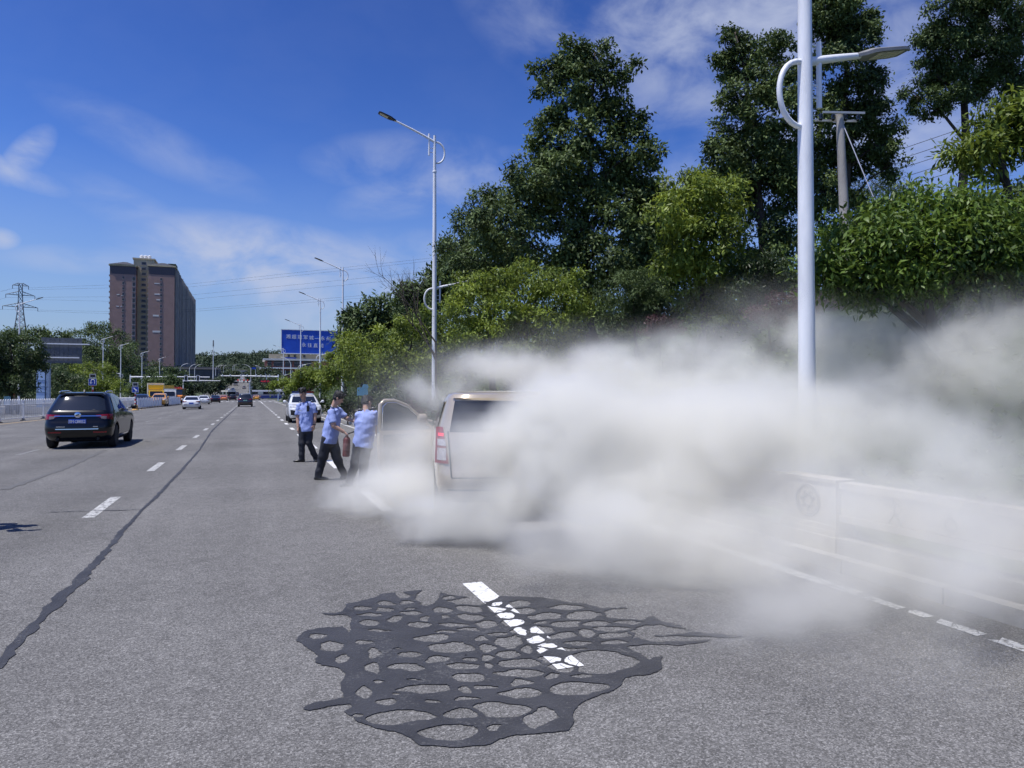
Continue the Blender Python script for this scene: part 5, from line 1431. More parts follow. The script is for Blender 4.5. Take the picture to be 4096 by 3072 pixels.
def make_car(name, label, rows, col, loc, rz, rw=.345, axles=(.86, 3.62), kind='suv', plate=None, rear=True, front=False, full=True, group='vehicles driving away', wm=None, metal=.3, lowz=.3, cat='car', scale=1.0, lamp=TAILR):
    t = thing(name, label, cat, loc, rz, group)
    t.scale = (scale,) * 3
    c = Car(rows); W = max(c.w); pm = paint(name + '_paint', col, metal)
    link('body', c.body(axles, rw, lowz), [pm, BLACK], t)
    add_wheels(t, axles, W - .125, rw)
    H = rows[-1][0]; zb = 1.13 if kind != 'sedan' else 1.01; zt = H - .13 if kind != 'sedan' else H - .11
    MB().box((0, 2.3, .32), (W * 1.5, 3.6, .2)).build('underbody', BLACK, t)
    # glass
    wx = c.lv(zb)[2] * .80; wx2 = c.lv(zt)[2] * .82
    c.face([(-wx, zb), (wx, zb), (wx2, zt), (-wx2, zt)], False).build('rear_window', GLASSD, t, smooth=True, fixn=True)
    c.face([(-wx, zb + .01), (wx, zb + .01), (wx2, zt), (-wx2, zt)], True).build('windscreen', GLASSD, t, smooth=True)
    yb0, yb1, _ = c.lv(zb); yt0, yt1, _ = c.lv(zt)
    a0, a1 = (yb0 + .42, yb1 - .22) if kind != 'sedan' else (yb0 + .55, yb1 - .2); b0, b1 = (yt0 + .30, yt1 - .10) if kind != 'sedan' else (yt0 + .2, yt1 - .1)
    cuts = [0, .27, .63, 1] if kind != 'sedan' else [0, .46, 1]
    for sd in (-1, 1):
        for u0, u1 in zip(cuts[:-1], cuts[1:]):
            g_ = .012
            f_ = lambda u: a0 + (a1 - a0) * u
            h_ = lambda u: b0 + (b1 - b0) * u
            c.side([(f_(u0 + g_), zb + .01), (f_(u1 - g_), zb + .01), (h_(u1 - g_), zt - .01), (h_(u0 + g_), zt - .01)], sd).build('side_window', GLASSD, t, smooth=True)
        mx = yb1 - .35
        q = MB(); k0 = len(q.v)
        q.tube([(sd * (W - .02), mx, zb + .02), (sd * (W + .08), mx - .01, zb + .05)], .025, 6)
        q.tube([(sd * (W + .06), mx, zb + .06), (sd * (W + .10), mx, zb + .07), (sd * (W + .20), mx - .02, zb + .07), (sd * (W + .23), mx - .02, zb + .07)], [(.04, .04), (.075, .085), (.07, .08), (.03, .03)], 10)
        q.build('mirror', pm if kind != 'suvblack' else BLACK, t, smooth=True, ang=50)
        if full:
            for yy in (f_(cuts[1]) - .02, f_(cuts[-2]) + .02 if kind != 'sedan' else f_(cuts[1]) + .02):
                c.side([(yy + .2, zb - .18), (yy + .40, zb - .18), (yy + .40, zb - .145), (yy + .2, zb - .145)], sd, .03, (4, 1)).build('door_handle', pm, t)
    # lamps and plates
    zl = zb - .20
    if rear:
        for sd in (-1, 1):
            q = c.face([(sd * W * .50, zl + .02), (sd * (W * .955), zl - .08), (sd * (W * .945), zl + .10), (sd * W * .50, zl + .07)], False, .012, (10, 4)); lo = q.build('tail_lamp', lamp, t, smooth=True)
            c.face([(sd * W * .45, .47), (sd * W * .82, .47), (sd * W * .82, .515), (sd * W * .45, .515)], False, .010, (8, 1)).build('reflector', TAILR, t)
        if plate:
            zp = .80 if kind != 'sedan' else .66
            po = MB().box((0, c.end(0, zp, False) - .012, zp), (.46, .014, .15)).build('number_plate', plate, t)
    if front:
        for sd in (-1, 1):
            c.face([(sd * W * .42, .86), (sd * W * .93, .84), (sd * W * .92, .98 if kind != 'sedan' else .80), (sd * W * .50, .90)], True, .012, (10, 4)).build('head_lamp', HEADL, t, smooth=True)
        c.face([(-W * .5, .52), (W * .5, .52), (W * .42, .80), (-W * .42, .80)], True, .010).build('grille', BLACK, t, smooth=True)
        zp = .46; MB().box((0, c.end(0, zp, True) + .012, zp), (.46, .014, .14)).build('number_plate', PLATEB, t)
    return t, c, pm, W, zb, zt

# ---- black car on the left, seen from behind
pr = gp(333, 1789); BX, BY = pr.x, pr.y - .86
t, c, pm, W, zb, zt = make_car('black_car', 'black five door car seen from behind in the left lane', SUV, (.004, .0045, .006), (BX, BY, 0), R(0), kind='suvblack', plate=None, lowz=.30, group=None, metal=.1)
q = MB(); q.box((0, c.end(0, .80, False) - .012, .80), (.45, .016, .155)); po = q.build('number_plate', PLATEB, t)
for i, ch in enumerate(['湘', 'M', '', 'G', '9', '8', '5', '2']):
    if ch:
        o = link('character', text_mesh(ch, .125 if i else .105, .003), BADGE, po, (-.185 + i * .053, c.end(0, .80, False) - .022, .80)); o.rotation_euler = (R(90), 0, 0)
c.face([(-.60, .955), (.60, .955), (.60, .985), (-.60, .985)], False, .02, (14, 1)).build('chrome_bar', CHROME, t)
c.face([(-.55, .575), (.55, .575), (.55, .60), (-.55, .60)], False, .016, (14, 1)).build('chrome_strip', CHROME, t)
MB().lathe([(.085, 0), (.085, .02), (.07, .028)], 20, (0, c.end(0, 1.0, False) - .01, 1.0), Matrix.Rotation(R(90), 3, 'X')).build('emblem_ring', CHROME, t, smooth=True, ang=40)
for k in range(3):
    MB().box((-.03 + .03 * k, c.end(0, 1.0, False) - .045, 1.0 + .008 * (k - 1)), (.018, .01, .06), M=Matrix.Rotation(R(35), 3, 'Y')).build('emblem_bar', DARKM, t)
for sd in (-1, 1):
    c.face([(sd * W * .66, .89), (sd * W * .80, .87), (sd * W * .80, .96), (sd * W * .62, .965)], False, .018, (6, 3)).build('reversing_lamp', mat('smoked_lamp', (.16, .13, .13), .12), t, smooth=True)
    MB().tube([(sd * .60, .75, 1.665), (sd * .61, .95, 1.70), (sd * .60, 1.8, 1.715), (sd * .56, 2.15, 1.66)], .018, 8).build('roof_rail', CHROME, t, smooth=True)
    MB().lathe([(.045, -.02), (.045, .05), (.038, .05), (.036, .0)], 14, (sd * .52, .13, .30), Matrix.Rotation(R(90), 3, 'X')).build('exhaust', DARKM, t, smooth=True, ang=40)
    c.side([(1.4, .32), (3.1, .32), (3.1, .37), (1.4, .37)], sd, .012, (8, 1)).build('side_trim', CHROME, t)
q = MB().prism([(-.62, 1.60), (.62, 1.60), (.56, 1.645), (-.56, 1.645)], .60, .68, 'Y'); q.build('spoiler', pm, t)
MB().tube([(.06, 1.02 - .78, 1.14), (.42, 1.02 - .78, 1.15)], .012, 6).build('wiper', BLACK, t)
MB().prism([(0, 1.68), (.16, 1.68), (.13, 1.72), (.05, 1.75)], -.02, .02, 'X').build('antenna_fin', BLACK, t, (0, .9, 0))
q = MB()
for k in range(8): q.box((-.52 + k * .028, c.end(-.45, .655, False) - .014, .655), (.018, .008, .028))
o = q.build('badge_lettering', CHROME, t); o['kind'] = 'stuff'
q = MB()
for k in range(5): q.box((.42 + k * .026, c.end(.45, .655, False) - .014, .655), (.018, .008, .026))
o = q.build('badge_lettering', CHROME, t); o['kind'] = 'stuff'

# ---- white police car facing us
pf = gp(1222, 1692)
t, c, pm, W, zb, zt = make_car('police_car', 'white police car with a roof light bar facing us', SUV, (.74, .75, .76), (pf.x, pf.y + 4.67 - .2, 0), math.pi, kind='suv', rear=False, front=True, group=None, metal=0, cat='police car')
q = MB(); q.box((0, 2.1, 1.735), (.25, .24, .10)); lb = q.build('light_bar', WHITE, t)
MB().box((.38, 2.1, 1.74), (.50, .24, .11)).build('blue_light', mat('light_blue', (.01, .025, .12), .15), lb)
MB().box((-.38, 2.1, 1.74), (.50, .24, .11)).build('red_light', mat('light_red', (.12, .006, .01), .15), lb)
for sd in (-1, 1):
    c.face([(sd * W * .52, .42), (sd * W * .86, .46), (sd * W * .90, .76), (sd * W * .60, .70)], True, .014, (6, 4)).build('air_intake', BLACK, t, smooth=True)
    c.face([(sd * W * .48, .34), (sd * W * .88, .40), (sd * W * .90, .44), (sd * W * .48, .39)], True, .03, (6, 1)).build('bumper_trim', WHITE, t, smooth=True)
    c.face([(sd * W * .60, .93), (sd * W * .92, .955), (sd * W * .92, .975), (sd * W * .58, .95)], True, .016, (6, 1)).build('lamp_strip', BADGE, t)

# ---- tan van in the smoke, its front door open
HEAD = R(13.0)
pc = gp(1738, 2101)
u = Vector((math.cos(HEAD), -math.sin(HEAD), 0)); f = Vector((math.sin(HEAD), math.cos(HEAD), 0))
org = pc + u * .86
TANC = (.46, .39, .29)
t, c, pm, W, zb, zt = make_car('tan_van', 'champagne coloured people carrier half hidden by white smoke', MPV, TANC, org, -HEAD, kind='van', axles=(.78, 3.55), rw=.32, group=None, metal=.25, rear=False, lowz=0, cat='van')
VANL = mat('van_tail_lamp', (.24, .03, .045), .2, var=.3, scale=20)
LITR = emis('lit_tail_lamp', (.9, .03, .08), .35)
for sd in (-1, 1):
    lo = c.face([(sd * W * .785, .74), (sd * W * .975, .74), (sd * W * .955, 1.19), (sd * W * .86, 1.19)], False, .012, (6, 12)).build('tail_lamp', VANL, t, smooth=True)
    c.face([(sd * W * .82, .96), (sd * W * .94, .96), (sd * W * .94, 1.04), (sd * W * .83, 1.04)], False, .018, (4, 2)).build('reversing_lamp', TAILW, lo)
    c.face([(sd * W * .82, .78), (sd * W * .95, .78), (sd * W * .94, .93), (sd * W * .82, .93)], False, .018, (4, 3)).build('indicator', TAILW, lo)
    c.face([(sd * W * .85, 1.075), (sd * W * .93, 1.075), (sd * W * .93, 1.115), (sd * W * .85, 1.115)], False, .020, (4, 2)).build('lit_segment', LITR, lo)
c.face([(-W * .8, .40), (W * .8, .40), (W * .8, .425), (-W * .8, .425)], False, .012, (12, 1)).build('bumper_gap', BLACK, t)
c.face([(-W * .74, .56), (W * .74, .56), (W * .74, .575), (-W * .74, .575)], False, .010, (12, 1)).build('tailgate_gap', BLACK, t)
c.face([(-W * .755, .57), (-W * .735, .57), (-W * .78, 1.14), (-W * .80, 1.14)], False, .008, (1, 6)).build('tailgate_gap', BLACK, t)
c.face([(-.3, .66), (.3, .66), (.28, .86), (-.28, .86)], False, .004, (8, 3)).build('plate_recess_shade', mat('shaded_tan', (.34, .29, .22), .4), t)  # patch of darker tan, the shade of the plate recess put into its colour
c.face([(-W * .72, 1.555), (W * .72, 1.555), (W * .70, 1.60), (-W * .70, 1.60)], False, .05, (12, 2)).build('spoiler', pm, t, smooth=True)
# open door: hinged at its front edge, swung out to the left
hy = 3.55; hx_ = -(W - .01); ang = R(50)
dr = MB(); thk = .07
prof = [(0, .32), (-1.02, .32), (-1.10, .45), (-1.12, .95), (-1.10, 1.02), (0, 1.0), (.02, .6)]
door = bpy.data.objects.new('open_door', dr.prism([(a, b) for a, b in prof], -thk / 2, thk / 2, 'X').mesh('open_door', ang=40)); door.data.materials.append(pm); COL.objects.link(door); door.parent = t
door.location = (hx_, hy, 0); door.rotation_euler = (0, 0, -ang)
win_o = [(-1.10, 1.0), (-1.08, 1.44), (-1.0, 1.50), (-.80, 1.50), (-.55, 1.42), (-.28, 1.24), (.0, 1.03)]
MB().tube([(0, a, b) for a, b in win_o], .032, 8).build('window_frame', pm, door, smooth=True)
MB().tube([(0.02, a * .955 - .01, b - .035) for a, b in win_o], .012, 6).build('window_seal', CHROME, door, smooth=True)
MB().prism(win_o, -.006, .006, 'X').build('door_window', mat('door_glass', (.10, .12, .12), .05, spec=.7), door)
MB().box((-.05, -.9, .88), (.04, .2, .03)).build('door_handle', CHROME, door)
MB().prism([(-1.0, .36), (-.1, .40), (-.1, .95), (-1.04, .95)], .036, .05, 'X').build('door_trim', mat('door_trim', (.16, .15, .14), .8), door)
# black sheet laid on the van side, painting the shade of the open doorway
c.side([(2.5, .36), (3.5, .36), (3.35, 1.05), (2.45, 1.05)], -1, .008, (8, 5)).build('door_opening_shade', BLACK, t, smooth=True)

# ---- other traffic
def put(px, py): p = gp(px, py); return p
p = put(767, 1637); make_car('white_saloon', 'white saloon car seen from behind right of the barrier', SEDAN, (.72, .73, .74), (p.x, p.y - .8, 0), R(2), kind='sedan', plate=PLATEB, metal=0, axles=(.95, 3.7), rw=.33, lowz=.26, lamp=mat('dark_red_lamp', (.10, .008, .012), .15))
p = put(815, 1617); make_car('white_saloon', 'second white saloon partly hidden behind the first', SEDAN, (.70, .72, .74), (p.x, p.y - .8, 0), R(2), kind='sedan', metal=0, axles=(.95, 3.7), rw=.33, full=False)
p = put(862, 1611.5); make_car('dark_saloon', 'dark saloon car between the white cars and the grey one', SEDAN, (.012, .012, .018), (p.x, p.y - .8, 0), R(2), kind='sedan', axles=(.95, 3.7), rw=.33, full=False)
p = put(981, 1627); make_car('grey_car', 'dark grey fastback car alone in the middle lane', SUV, (.045, .046, .05), (p.x, p.y - .8, 0), R(0), kind='suv', plate=PLATEG, metal=.6, full=False, lowz=.3, scale=1.02)
p = put(931, 1602); make_car('dark_car', 'black car near the crossing left of the grey one', SUV, (.01, .01, .012), (p.x, p.y - .8, 0), R(0), kind='suv', full=False)
p = put(895, 1603); make_car('orange_taxi', 'orange taxi half hidden left of the black car', SEDAN, (.62, .20, .06), (p.x, p.y - .8, 0), R(0), kind='sedan', metal=0, axles=(.95, 3.7), full=False)
p = put(1023, 1600); make_car('yellow_taxi', 'yellow taxi in front of the blue and white bus', SEDAN, (.72, .33, .02), (p.x, p.y - .8, 0), R(-6), kind='sedan', metal=0, axles=(.95, 3.7), full=False)
def far_car(name, lab, px, Z, col, rows=SEDAN, facing=0, cat='car', group='vehicles on the climbing road'):
    q = far_pt(px, Z); make_car(name, lab, rows, col, (q.x, q.y, hroad(q.y) + .02), facing, kind='sedan' if rows is SEDAN else 'suv', metal=0, full=False, axles=(.95, 3.7) if rows is SEDAN else (.86, 3.62), cat=cat, group=group, front=facing > 1, rear=facing < 1)
far_car('far_grey_car', 'tiny grey car going up the right half of the climb', 976, 395, (.16, .16, .17), SUV)
far_car('far_dark_car', 'tiny dark car at the foot of the climb beside the bus roof', 947, 288, (.05, .05, .06), SUV)
far_car('far_dark_suv', 'dark car coming down the climb', 932, 350, (.03, .04, .05), SUV, math.pi)
far_car('far_white_car', 'white car coming down at the left of the climb', 911, 352, (.7, .7, .7), SEDAN, math.pi)
far_car('crest_white_car', 'tiny white car just under the crest', 966, 640, (.7, .7, .7), SEDAN, math.pi)

def bus(name, lab, loc, rz, lower, ln=10.5, upper=(.70, .70, .70), group='buses at the crossing', pods=True):
    t = thing(name, lab, 'bus', loc, rz, group); H, Wd = 3.05, 2.5
    lo, upm = mat(name + '_low', lower, .35), mat(name + '_up', upper, .4)
    MB().box((0, 0, .95), (Wd, ln, 1.2)).build('lower_body', lo, t); MB().box((0, 0, 2.05), (Wd - .02, ln - .02, 1.0)).build('window_band', mat(name + '_band', (.05, .055, .07), .3), t)
    MB().box((0, 0, 2.80), (Wd, ln, .5)).build('roof', upm, t)
    if pods: MB().box((0, -ln * .3, 3.2), (1.9, ln * .28, .32)).build('roof_pod', upm, t)
    for sd in (-1, 1):
        for k in range(6):
            y = -ln / 2 + ln * (k + .5) / 6; MB().box((sd * Wd / 2, y, 2.08), (.04, ln / 6 - .25, .82)).build('window', GLASSD if k not in (1, 4) else mat('pale_window', (.30, .34, .34), .2), t)  # some panes a paler grey
        MB().box((sd * (Wd / 2 + .005), 0, 1.45), (.03, ln * .96, .10)).build('stripe', upm, t)
        for y in (-ln * .28, ln * .32):
            link('wheel', wheel_meshes(.48, .28)[0], None, t, (sd * (Wd / 2 - .16), y, .48))
    for e in (-1, 1): MB().box((0, e * ln / 2, 2.0), (Wd * .86, .05, 1.1)).build('end_window', GLASSD, t)
    return t
p = at(1062, 1578, 232); bus('city_bus', 'blue and white bus crossing from the right', (p.x + 1.2, p.y, 0), R(84), (.012, .03, .16))
p = at(912, 1578, 243); bus('city_bus', 'dark sided bus with a white roof turning at the crossing', (p.x, p.y + 4, 0), R(14), (.045, .045, .05), upper=(.72, .70, .62), pods=False)
p = far_pt(942, 455); bus('city_bus', 'white bus coming down the far climb', (p.x, p.y, hroad(p.y)), 0, (.35, .33, .30), 9, (.6, .58, .55), 'vehicles on the climbing road', False)
def truck(name, lab, loc, rz, cab, box, boxd=(2.2, 4.0, 2.2), group='works vehicles behind the barrier', cat='truck'):
    t = thing(name, lab, cat, loc, rz, group); cm = mat(name + '_cab', cab, .4); bm_ = mat(name + '_box', box, .5, var=.15)
    MB().box((0, 0, .62), (1.6, 6.0, .25)).build('chassis', DARKM, t)
    q = MB(); q.prism([(2.0, .6), (3.3, .6), (3.35, 1.3), (3.05, 2.15), (2.0, 2.2)], -.98, .98, 'X'); q.build('cab', cm, t)
    MB().prism([(3.375, 1.38), (3.14, 2.06), (3.17, 2.08), (3.40, 1.39)], -.84, .84, 'X').build('windscreen', GLASSD, t)
    MB().box((0, -.2 - (boxd[1] - 4) / 2, .8 + boxd[2] / 2), boxd).build('box', bm_, t)
    for sd in (-1, 1):
        MB().box((sd * .99, 2.6, 1.7), (.03, .8, .6)).build('side_window', GLASSD, t); MB().box((sd * .7, 3.36, .95), (.35, .05, .2)).build('head_lamp', HEADL, t)
        for y in (-1.5, 2.6): link('wheel', wheel_meshes(.42, .24)[0], None, t, (sd * .85, y, .42))
    MB().box((0, 3.37, .68), (1.9, .1, .25)).build('bumper', BLACK, t)
    return t
YEL = (.72, .44, .015)
p = at(612, 1578, 104); tt = truck('yellow_truck', 'yellow box truck with a white topped body behind the barrier', (p.x, p.y + 3, 0), math.pi + R(8), YEL, (.70, .66, .55), (2.2, 4.2, 2.5))
MB().prism([(-.95, 2.32), (.95, 2.32), (1.06, 3.0), (-1.06, 3.0)], 1.95, 2.35, 'Y').build('wind_deflector', mat('deflector', (.80, .50, .02), .4), tt)
p = at(640, 1578, 97); make_car('yellow_pickup', 'orange yellow car roof showing above the barrier', SUV, (.68, .33, .05), (p.x, p.y + 2, 0), math.pi, kind='suv', metal=0, full=False, rear=False, front=True, group='works vehicles behind the barrier', scale=1.06)
p = at(566, 1578, 92); make_car('blue_grey_car', 'dark blue grey car behind the barrier next to the striped post', SUV, (.02, .03, .045), (p.x, p.y + 2, 0), math.pi, kind='suv', full=False, rear=False, front=True, group='works vehicles behind the barrier')
p = at(668, 1578, 112); truck('white_truck', 'white flat topped truck behind the orange yellow car', (p.x, p.y + 3, 0), math.pi + R(5), (.66, .67, .66), (.60, .62, .60), (2.1, 3.6, 1.7))
p = at(655, 1578, 135); t = thing('yellow_board', 'ochre yellow site board with dark figures behind the trucks', 'board', (p.x, p.y, 0))
MB().box((0, 0, 2.4), (3.6, .15, 1.9)).build('panel', mat('ochre', (.42, .27, .04), .7, var=.2), t)
for s_ in (-1.4, 1.4): MB().box((s_, .1, .8), (.15, .12, 1.6)).build('leg', DARKM, t)
for k in range(5): MB().box((.1 + k * .33, -.09, 2.5), (.2, .03, .5 if k % 2 else .42)).build('figure', BLACK, t)
# orange wheeled loader
p = at(722, 1578, 122); t = thing('loader', 'orange works machine at the right end of the trucks', 'loader', (p.x, p.y, 0), R(160), 'works vehicles behind the barrier')
ORG = mat('orange_paint', (.50, .16, .02), .5, var=.2)
q = MB(); q.prism([(-1.6, .6), (1.5, .6), (1.5, 1.3), (.9, 1.5), (-1.6, 1.4)], -.85, .85, 'X'); q.build('body', ORG, t)
MB().prism([(-.5, 1.45), (.75, 1.5), (.6, 2.5), (-.4, 2.5)], -.62, .62, 'X').build('cab', GLASSD, t)
MB().box((0, .1, 2.56), (1.4, 1.3, .12)).build('cab_roof', ORG, t)
MB().tube([(0, 1.3, 1.3), (0, 2.3, 1.9), (0, 3.0, .9)], .16, 8).build('lifting_arm', ORG, t); MB().prism([(2.7, .3), (3.5, .3), (3.3, .9), (2.8, 1.1)], -1, 1, 'X').build('bucket', DARKM, t)
for sd in (-1, 1):
    for y in (-.9, .9): link('wheel', wheel_meshes(.55, .35)[0], None, t, (sd * .85, y, .55))
MB().lathe([(.08, 0), (.08, .16), (.03, .2)], 10, (.3, .1, 2.62)).build('beacon', REDP, t)
p = at(700, 1578, 140); t = thing('canopy', 'red topped blue site canopy behind the works machines', 'canopy', (p.x, p.y, 0))
MB().prism([(-1.8, 2.3), (1.8, 2.3), (.9, 3.1), (-.9, 3.1)], -1.2, 1.2, 'Y').build('top', mat('canopy_red', (.40, .05, .05), .7), t)
MB().box((0, .6, 1.15), (3.2, .1, 2.25)).build('screen', mat('canopy_blue', (.03, .08, .25), .7), t)
for sx in (-1.6, 1.6): MB().cyl((sx, -1, 0), (sx, -1, 2.35), .05, 8).build('leg', DARKM, t)
# ------------------------------------------------------------------ people
SKIN = mat('skin', (.46, .28, .20), .55, var=.12, scale=14, spec=.4)
HAIR = mat('black_hair', (.010, .009, .009), .5, var=.4, scale=60, bump=.6, bscale=120)
SHIRT = mat('uniform_shirt', (.29, .36, .66), .8, var=.08, scale=9, bump=.35, bscale=16)
TROUS = mat('uniform_trousers', (.016, .018, .026), .8, var=.15, scale=9, bump=.4, bscale=14)
SHOEM = mat('black_leather', (.010, .010, .010), .35)
EXTR = mat('extinguisher_red', (.13, .03, .028), .5)

def etube(q, st, side):
    """loft ellipses: stations (point, half width along side, half depth)"""
    n = 16; vs = []; side = Vector(side)
    for i, (p, ra, rb) in enumerate(st):
        d = (Vector(st[min(i + 1, len(st) - 1)][0]) - Vector(st[max(i - 1, 0)][0])).normalized()
        a = (side - d * side.dot(d)).normalized(); b = d.cross(a)
        vs += [Vector(p) + a * (ra * math.cos(2 * math.pi * k / n)) + b * (rb * math.sin(2 * math.pi * k / n)) for k in range(n)]
    fs = [(i * n + k, i * n + (k + 1) % n, (i + 1) * n + (k + 1) % n, (i + 1) * n + k) for i in range(len(st) - 1) for k in range(n)]
    fs += [tuple(range(n - 1, -1, -1)), tuple((len(st) - 1) * n + k for k in range(n))]
    q.add(vs, fs)
def limb(q, pts, rad):
    """round limb with rounded ends"""
    pts = [Vector(p) for p in pts]; a = (pts[0] - pts[1]).normalized() * rad[0]; b = (pts[-1] - pts[-2]).normalized() * rad[-1]
    P = [pts[0] + a * .95, pts[0] + a * .6] + pts + [pts[-1] + b * .6, pts[-1] + b * .95]
    q.tube(P, [rad[0] * .3, rad[0] * .8] + list(rad) + [rad[-1] * .8, rad[-1] * .3], 12)
def fuse(q, name, vox, m, parent=None, wr=0.0, wf=9.0, sm=4):
    me = q.mesh(name); o = bpy.data.objects.new('tmp', me); COL.objects.link(o)
    md = o.modifiers.new('r', 'REMESH'); md.mode = 'VOXEL'; md.voxel_size = vox
    md = o.modifiers.new('s', 'SMOOTH'); md.iterations = sm; md.factor = .5
    me = bake(o); me.name = name
    if wr:
        n = len(me.vertices); co = np.empty(n * 3, np.float32); me.vertices.foreach_get('co', co); no = np.empty(n * 3, np.float32); me.vertex_normals.foreach_get('vector', no)
        co, no = co.reshape(-1, 3), no.reshape(-1, 3)
        d = np.array([noise.noise(Vector((p[0] * wf * .8 + p[2] * wf * .6, p[1] * wf * .8, p[2] * wf * 1.3 - p[0] * wf * .5))) for p in co]) * wr
        me.vertices.foreach_set('co', (co + no * d[:, None]).astype(np.float32).ravel())
    me.shade_smooth()
    return link(name, me, m, parent)
def hand(q, wrist, dirv, palmn, curl=.35, s=1.0):
    d = Vector(dirv).normalized(); n = Vector(palmn); n = (n - d * n.dot(d)).normalized(); w = d.cross(n)
    k = wrist + d * .09 * s
    etube(q, [(wrist - d * .01, .026 * s, .02 * s), (wrist + d * .03 * s, .036 * s, .017 * s), (k, .042 * s, .015 * s), (k + d * .012, .035 * s, .011 * s)], w)
    for i, (o, ln) in enumerate(((-.030, .066), (-.010, .076), (.010, .070), (.029, .056))):
        a = k + w * o * s; b = a + (d * math.cos(curl) + n * math.sin(curl)) * ln * .5 * s; c = b + (d * math.cos(curl * 2.2) + n * math.sin(curl * 2.2)) * ln * .5 * s
        limb(q, [a - d * .02, b, c], [.0098 * s, .0092 * s, .0078 * s])
    a = wrist + d * .03 * s - w * .032 * s; b = a + (d * .7 - w * .55 + n * .35).normalized() * .045 * s; c = b + (d * .9 + n * .4).normalized() * .032 * s
    limb(q, [a, b, c], [.0125 * s, .011 * s, .009 * s])

def person(label, J, fwd, side, group='policemen beside the smoking van', neck_up=None, curlL=.35, curlR=.35, hatted=None, shirt=SHIRT, trous=TROUS, toeL=None, toeR=None, cap=True, shirt_in=False, bulk=1.0):
    """J: joint name -> world point. fwd: the way the chest faces; side: towards the person's own left"""
    base = (J['ankL'] + J['ankR']) / 2; base.z = 0
    K = {k: v - base for k, v in J.items()}
    fwd, side = Vector(fwd).normalized(), Vector(side).normalized()
    hf = Vector(J.get('_look', fwd)).normalized() if '_look' in J else fwd
    hd, nk = K['head'], K['neck']
    up = (hd - nk).normalized(); hs = up.cross(hf).normalized(); hf = hs.cross(up)
    q = MB()
    chin = hd - up * .115
    etube(q, [(chin + up * .235 * t_ + hf * o, a, b) for t_, a, b, o in ((0, .03, .028, .045), (.08, .048, .05, .035), (.25, .060, .078, .016), (.5, .071, .092, 0), (.75, .072, .094, -.006), (.92, .050, .068, -.006), (1, .018, .024, 0))], hs)
    limb(q, [chin + up * .11 + hf * .092, chin + up * .085 + hf * .104], [.009, .014])
    for s in (-1, 1): limb(q, [chin + up * .09 + hs * s * .073 - hf * .012, chin + up * .125 + hs * s * .078 - hf * .018], [.011, .016])
    limb(q, [nk - up * .08, chin + up * .06 - hf * .02], [.055, .052])
    for s_, c_ in (('L', curlL), ('R', curlR)):
        limb(q, [K['sh' + s_], K['el' + s_]], [.050, .046]); limb(q, [K['el' + s_], K['wr' + s_]], [.046, .031])
        d = (K['ha' + s_] - K['wr' + s_]); pn = (K['hip' + s_] - K['wr' + s_]); pn = pn if pn.length > .05 else fwd
        hand(q, K['wr' + s_], d, J.get('_palm' + s_, pn), c_)
        limb(q, [K['hip' + s_], K['kn' + s_]], [.062, .045]); limb(q, [K['kn' + s_], K['ank' + s_]], [.044, .034])
    mid = (K['hipL'] + K['hipR']) / 2; ch = (K['shL'] + K['shR']) / 2
    etube(q, [(mid - Vector((0, 0, .05)), .12, .085), (mid.lerp(ch, .35), .125, .085), (mid.lerp(ch, .8), .14, .09), (ch + (nk - ch) * .4, .06, .05)], side)
    body = fuse(q, 'person', .0085, SKIN)
    body.location = base; tag(body, label, 'person', group)
    # shirt
    q = MB()
    hem = mid - (ch - mid).normalized() * (.10 if not shirt_in else .02)
    sw = (K['shL'] - K['shR']).length / 2
    etube(q, [(hem, .175 * bulk, .128 * bulk), (mid.lerp(ch, .12), .172 * bulk, .130 * bulk), (mid.lerp(ch, .38), .168 * bulk, .128 * bulk), (mid.lerp(ch, .68), .182, .128 * bulk), (mid.lerp(ch, .90), .182, .112), (ch + Vector((0, 0, .028)), .150, .082), (nk - up * .045, .075, .066), (nk - up * .02, .066, .064)], side)
    for s_ in 'LR':
        e = K['sh' + s_].lerp(K['el' + s_], .82)
        q.tube([K['sh' + s_].lerp(ch, .25), K['sh' + s_], K['sh' + s_].lerp(e, .5), e], [.062, .074, .073, .074], 14)
    fuse(q, 'shirt', .011, shirt, body, wr=.016, wf=8)
    q = MB(); limb(q, [nk - up * .035 - hs * .05 + hf * .03, nk - up * .015 - hf * .055, nk - up * .035 + hs * .05 + hf * .03], [.016, .02, .016]); limb(q, [nk - up * .035 - hs * .05 + hf * .03, nk - up * .09 + hf * .085], [.016, .012]); limb(q, [nk - up * .035 + hs * .05 + hf * .03, nk - up * .09 + hf * .085], [.016, .012])
    fuse(q, 'collar', .009, shirt, body)
    # trousers
    q = MB()
    etube(q, [(hem + (ch - mid).normalized() * .06, .158 * bulk, .110 * bulk), (mid - (ch - mid).normalized() * .02, .166 * bulk, .118 * bulk), (mid - Vector((0, 0, .10)), .150, .112), (mid - Vector((0, 0, .16)), .10, .09)], side)
    for s_ in 'LR':
        k_ = K['ank' + s_]; dn = (k_ - K['kn' + s_]).normalized()
        q.tube([K['hip' + s_] + Vector((0, 0, .02)), K['hip' + s_].lerp(K['kn' + s_], .4), K['kn' + s_], K['kn' + s_].lerp(k_, .5), k_ + dn * .03], [.098 * bulk, .090 * bulk, .078 * bulk, .073, .068], 14)
    fuse(q, 'trousers', .012, trous, body, wr=.014, wf=7)
    q = MB(); etube(q, [(hem + (ch - mid).normalized() * .045, .165 * bulk, .117 * bulk), (hem + (ch - mid).normalized() * .08, .166 * bulk, .118 * bulk)], side); q.build('belt', SHOEM, body, smooth=True, ang=40)
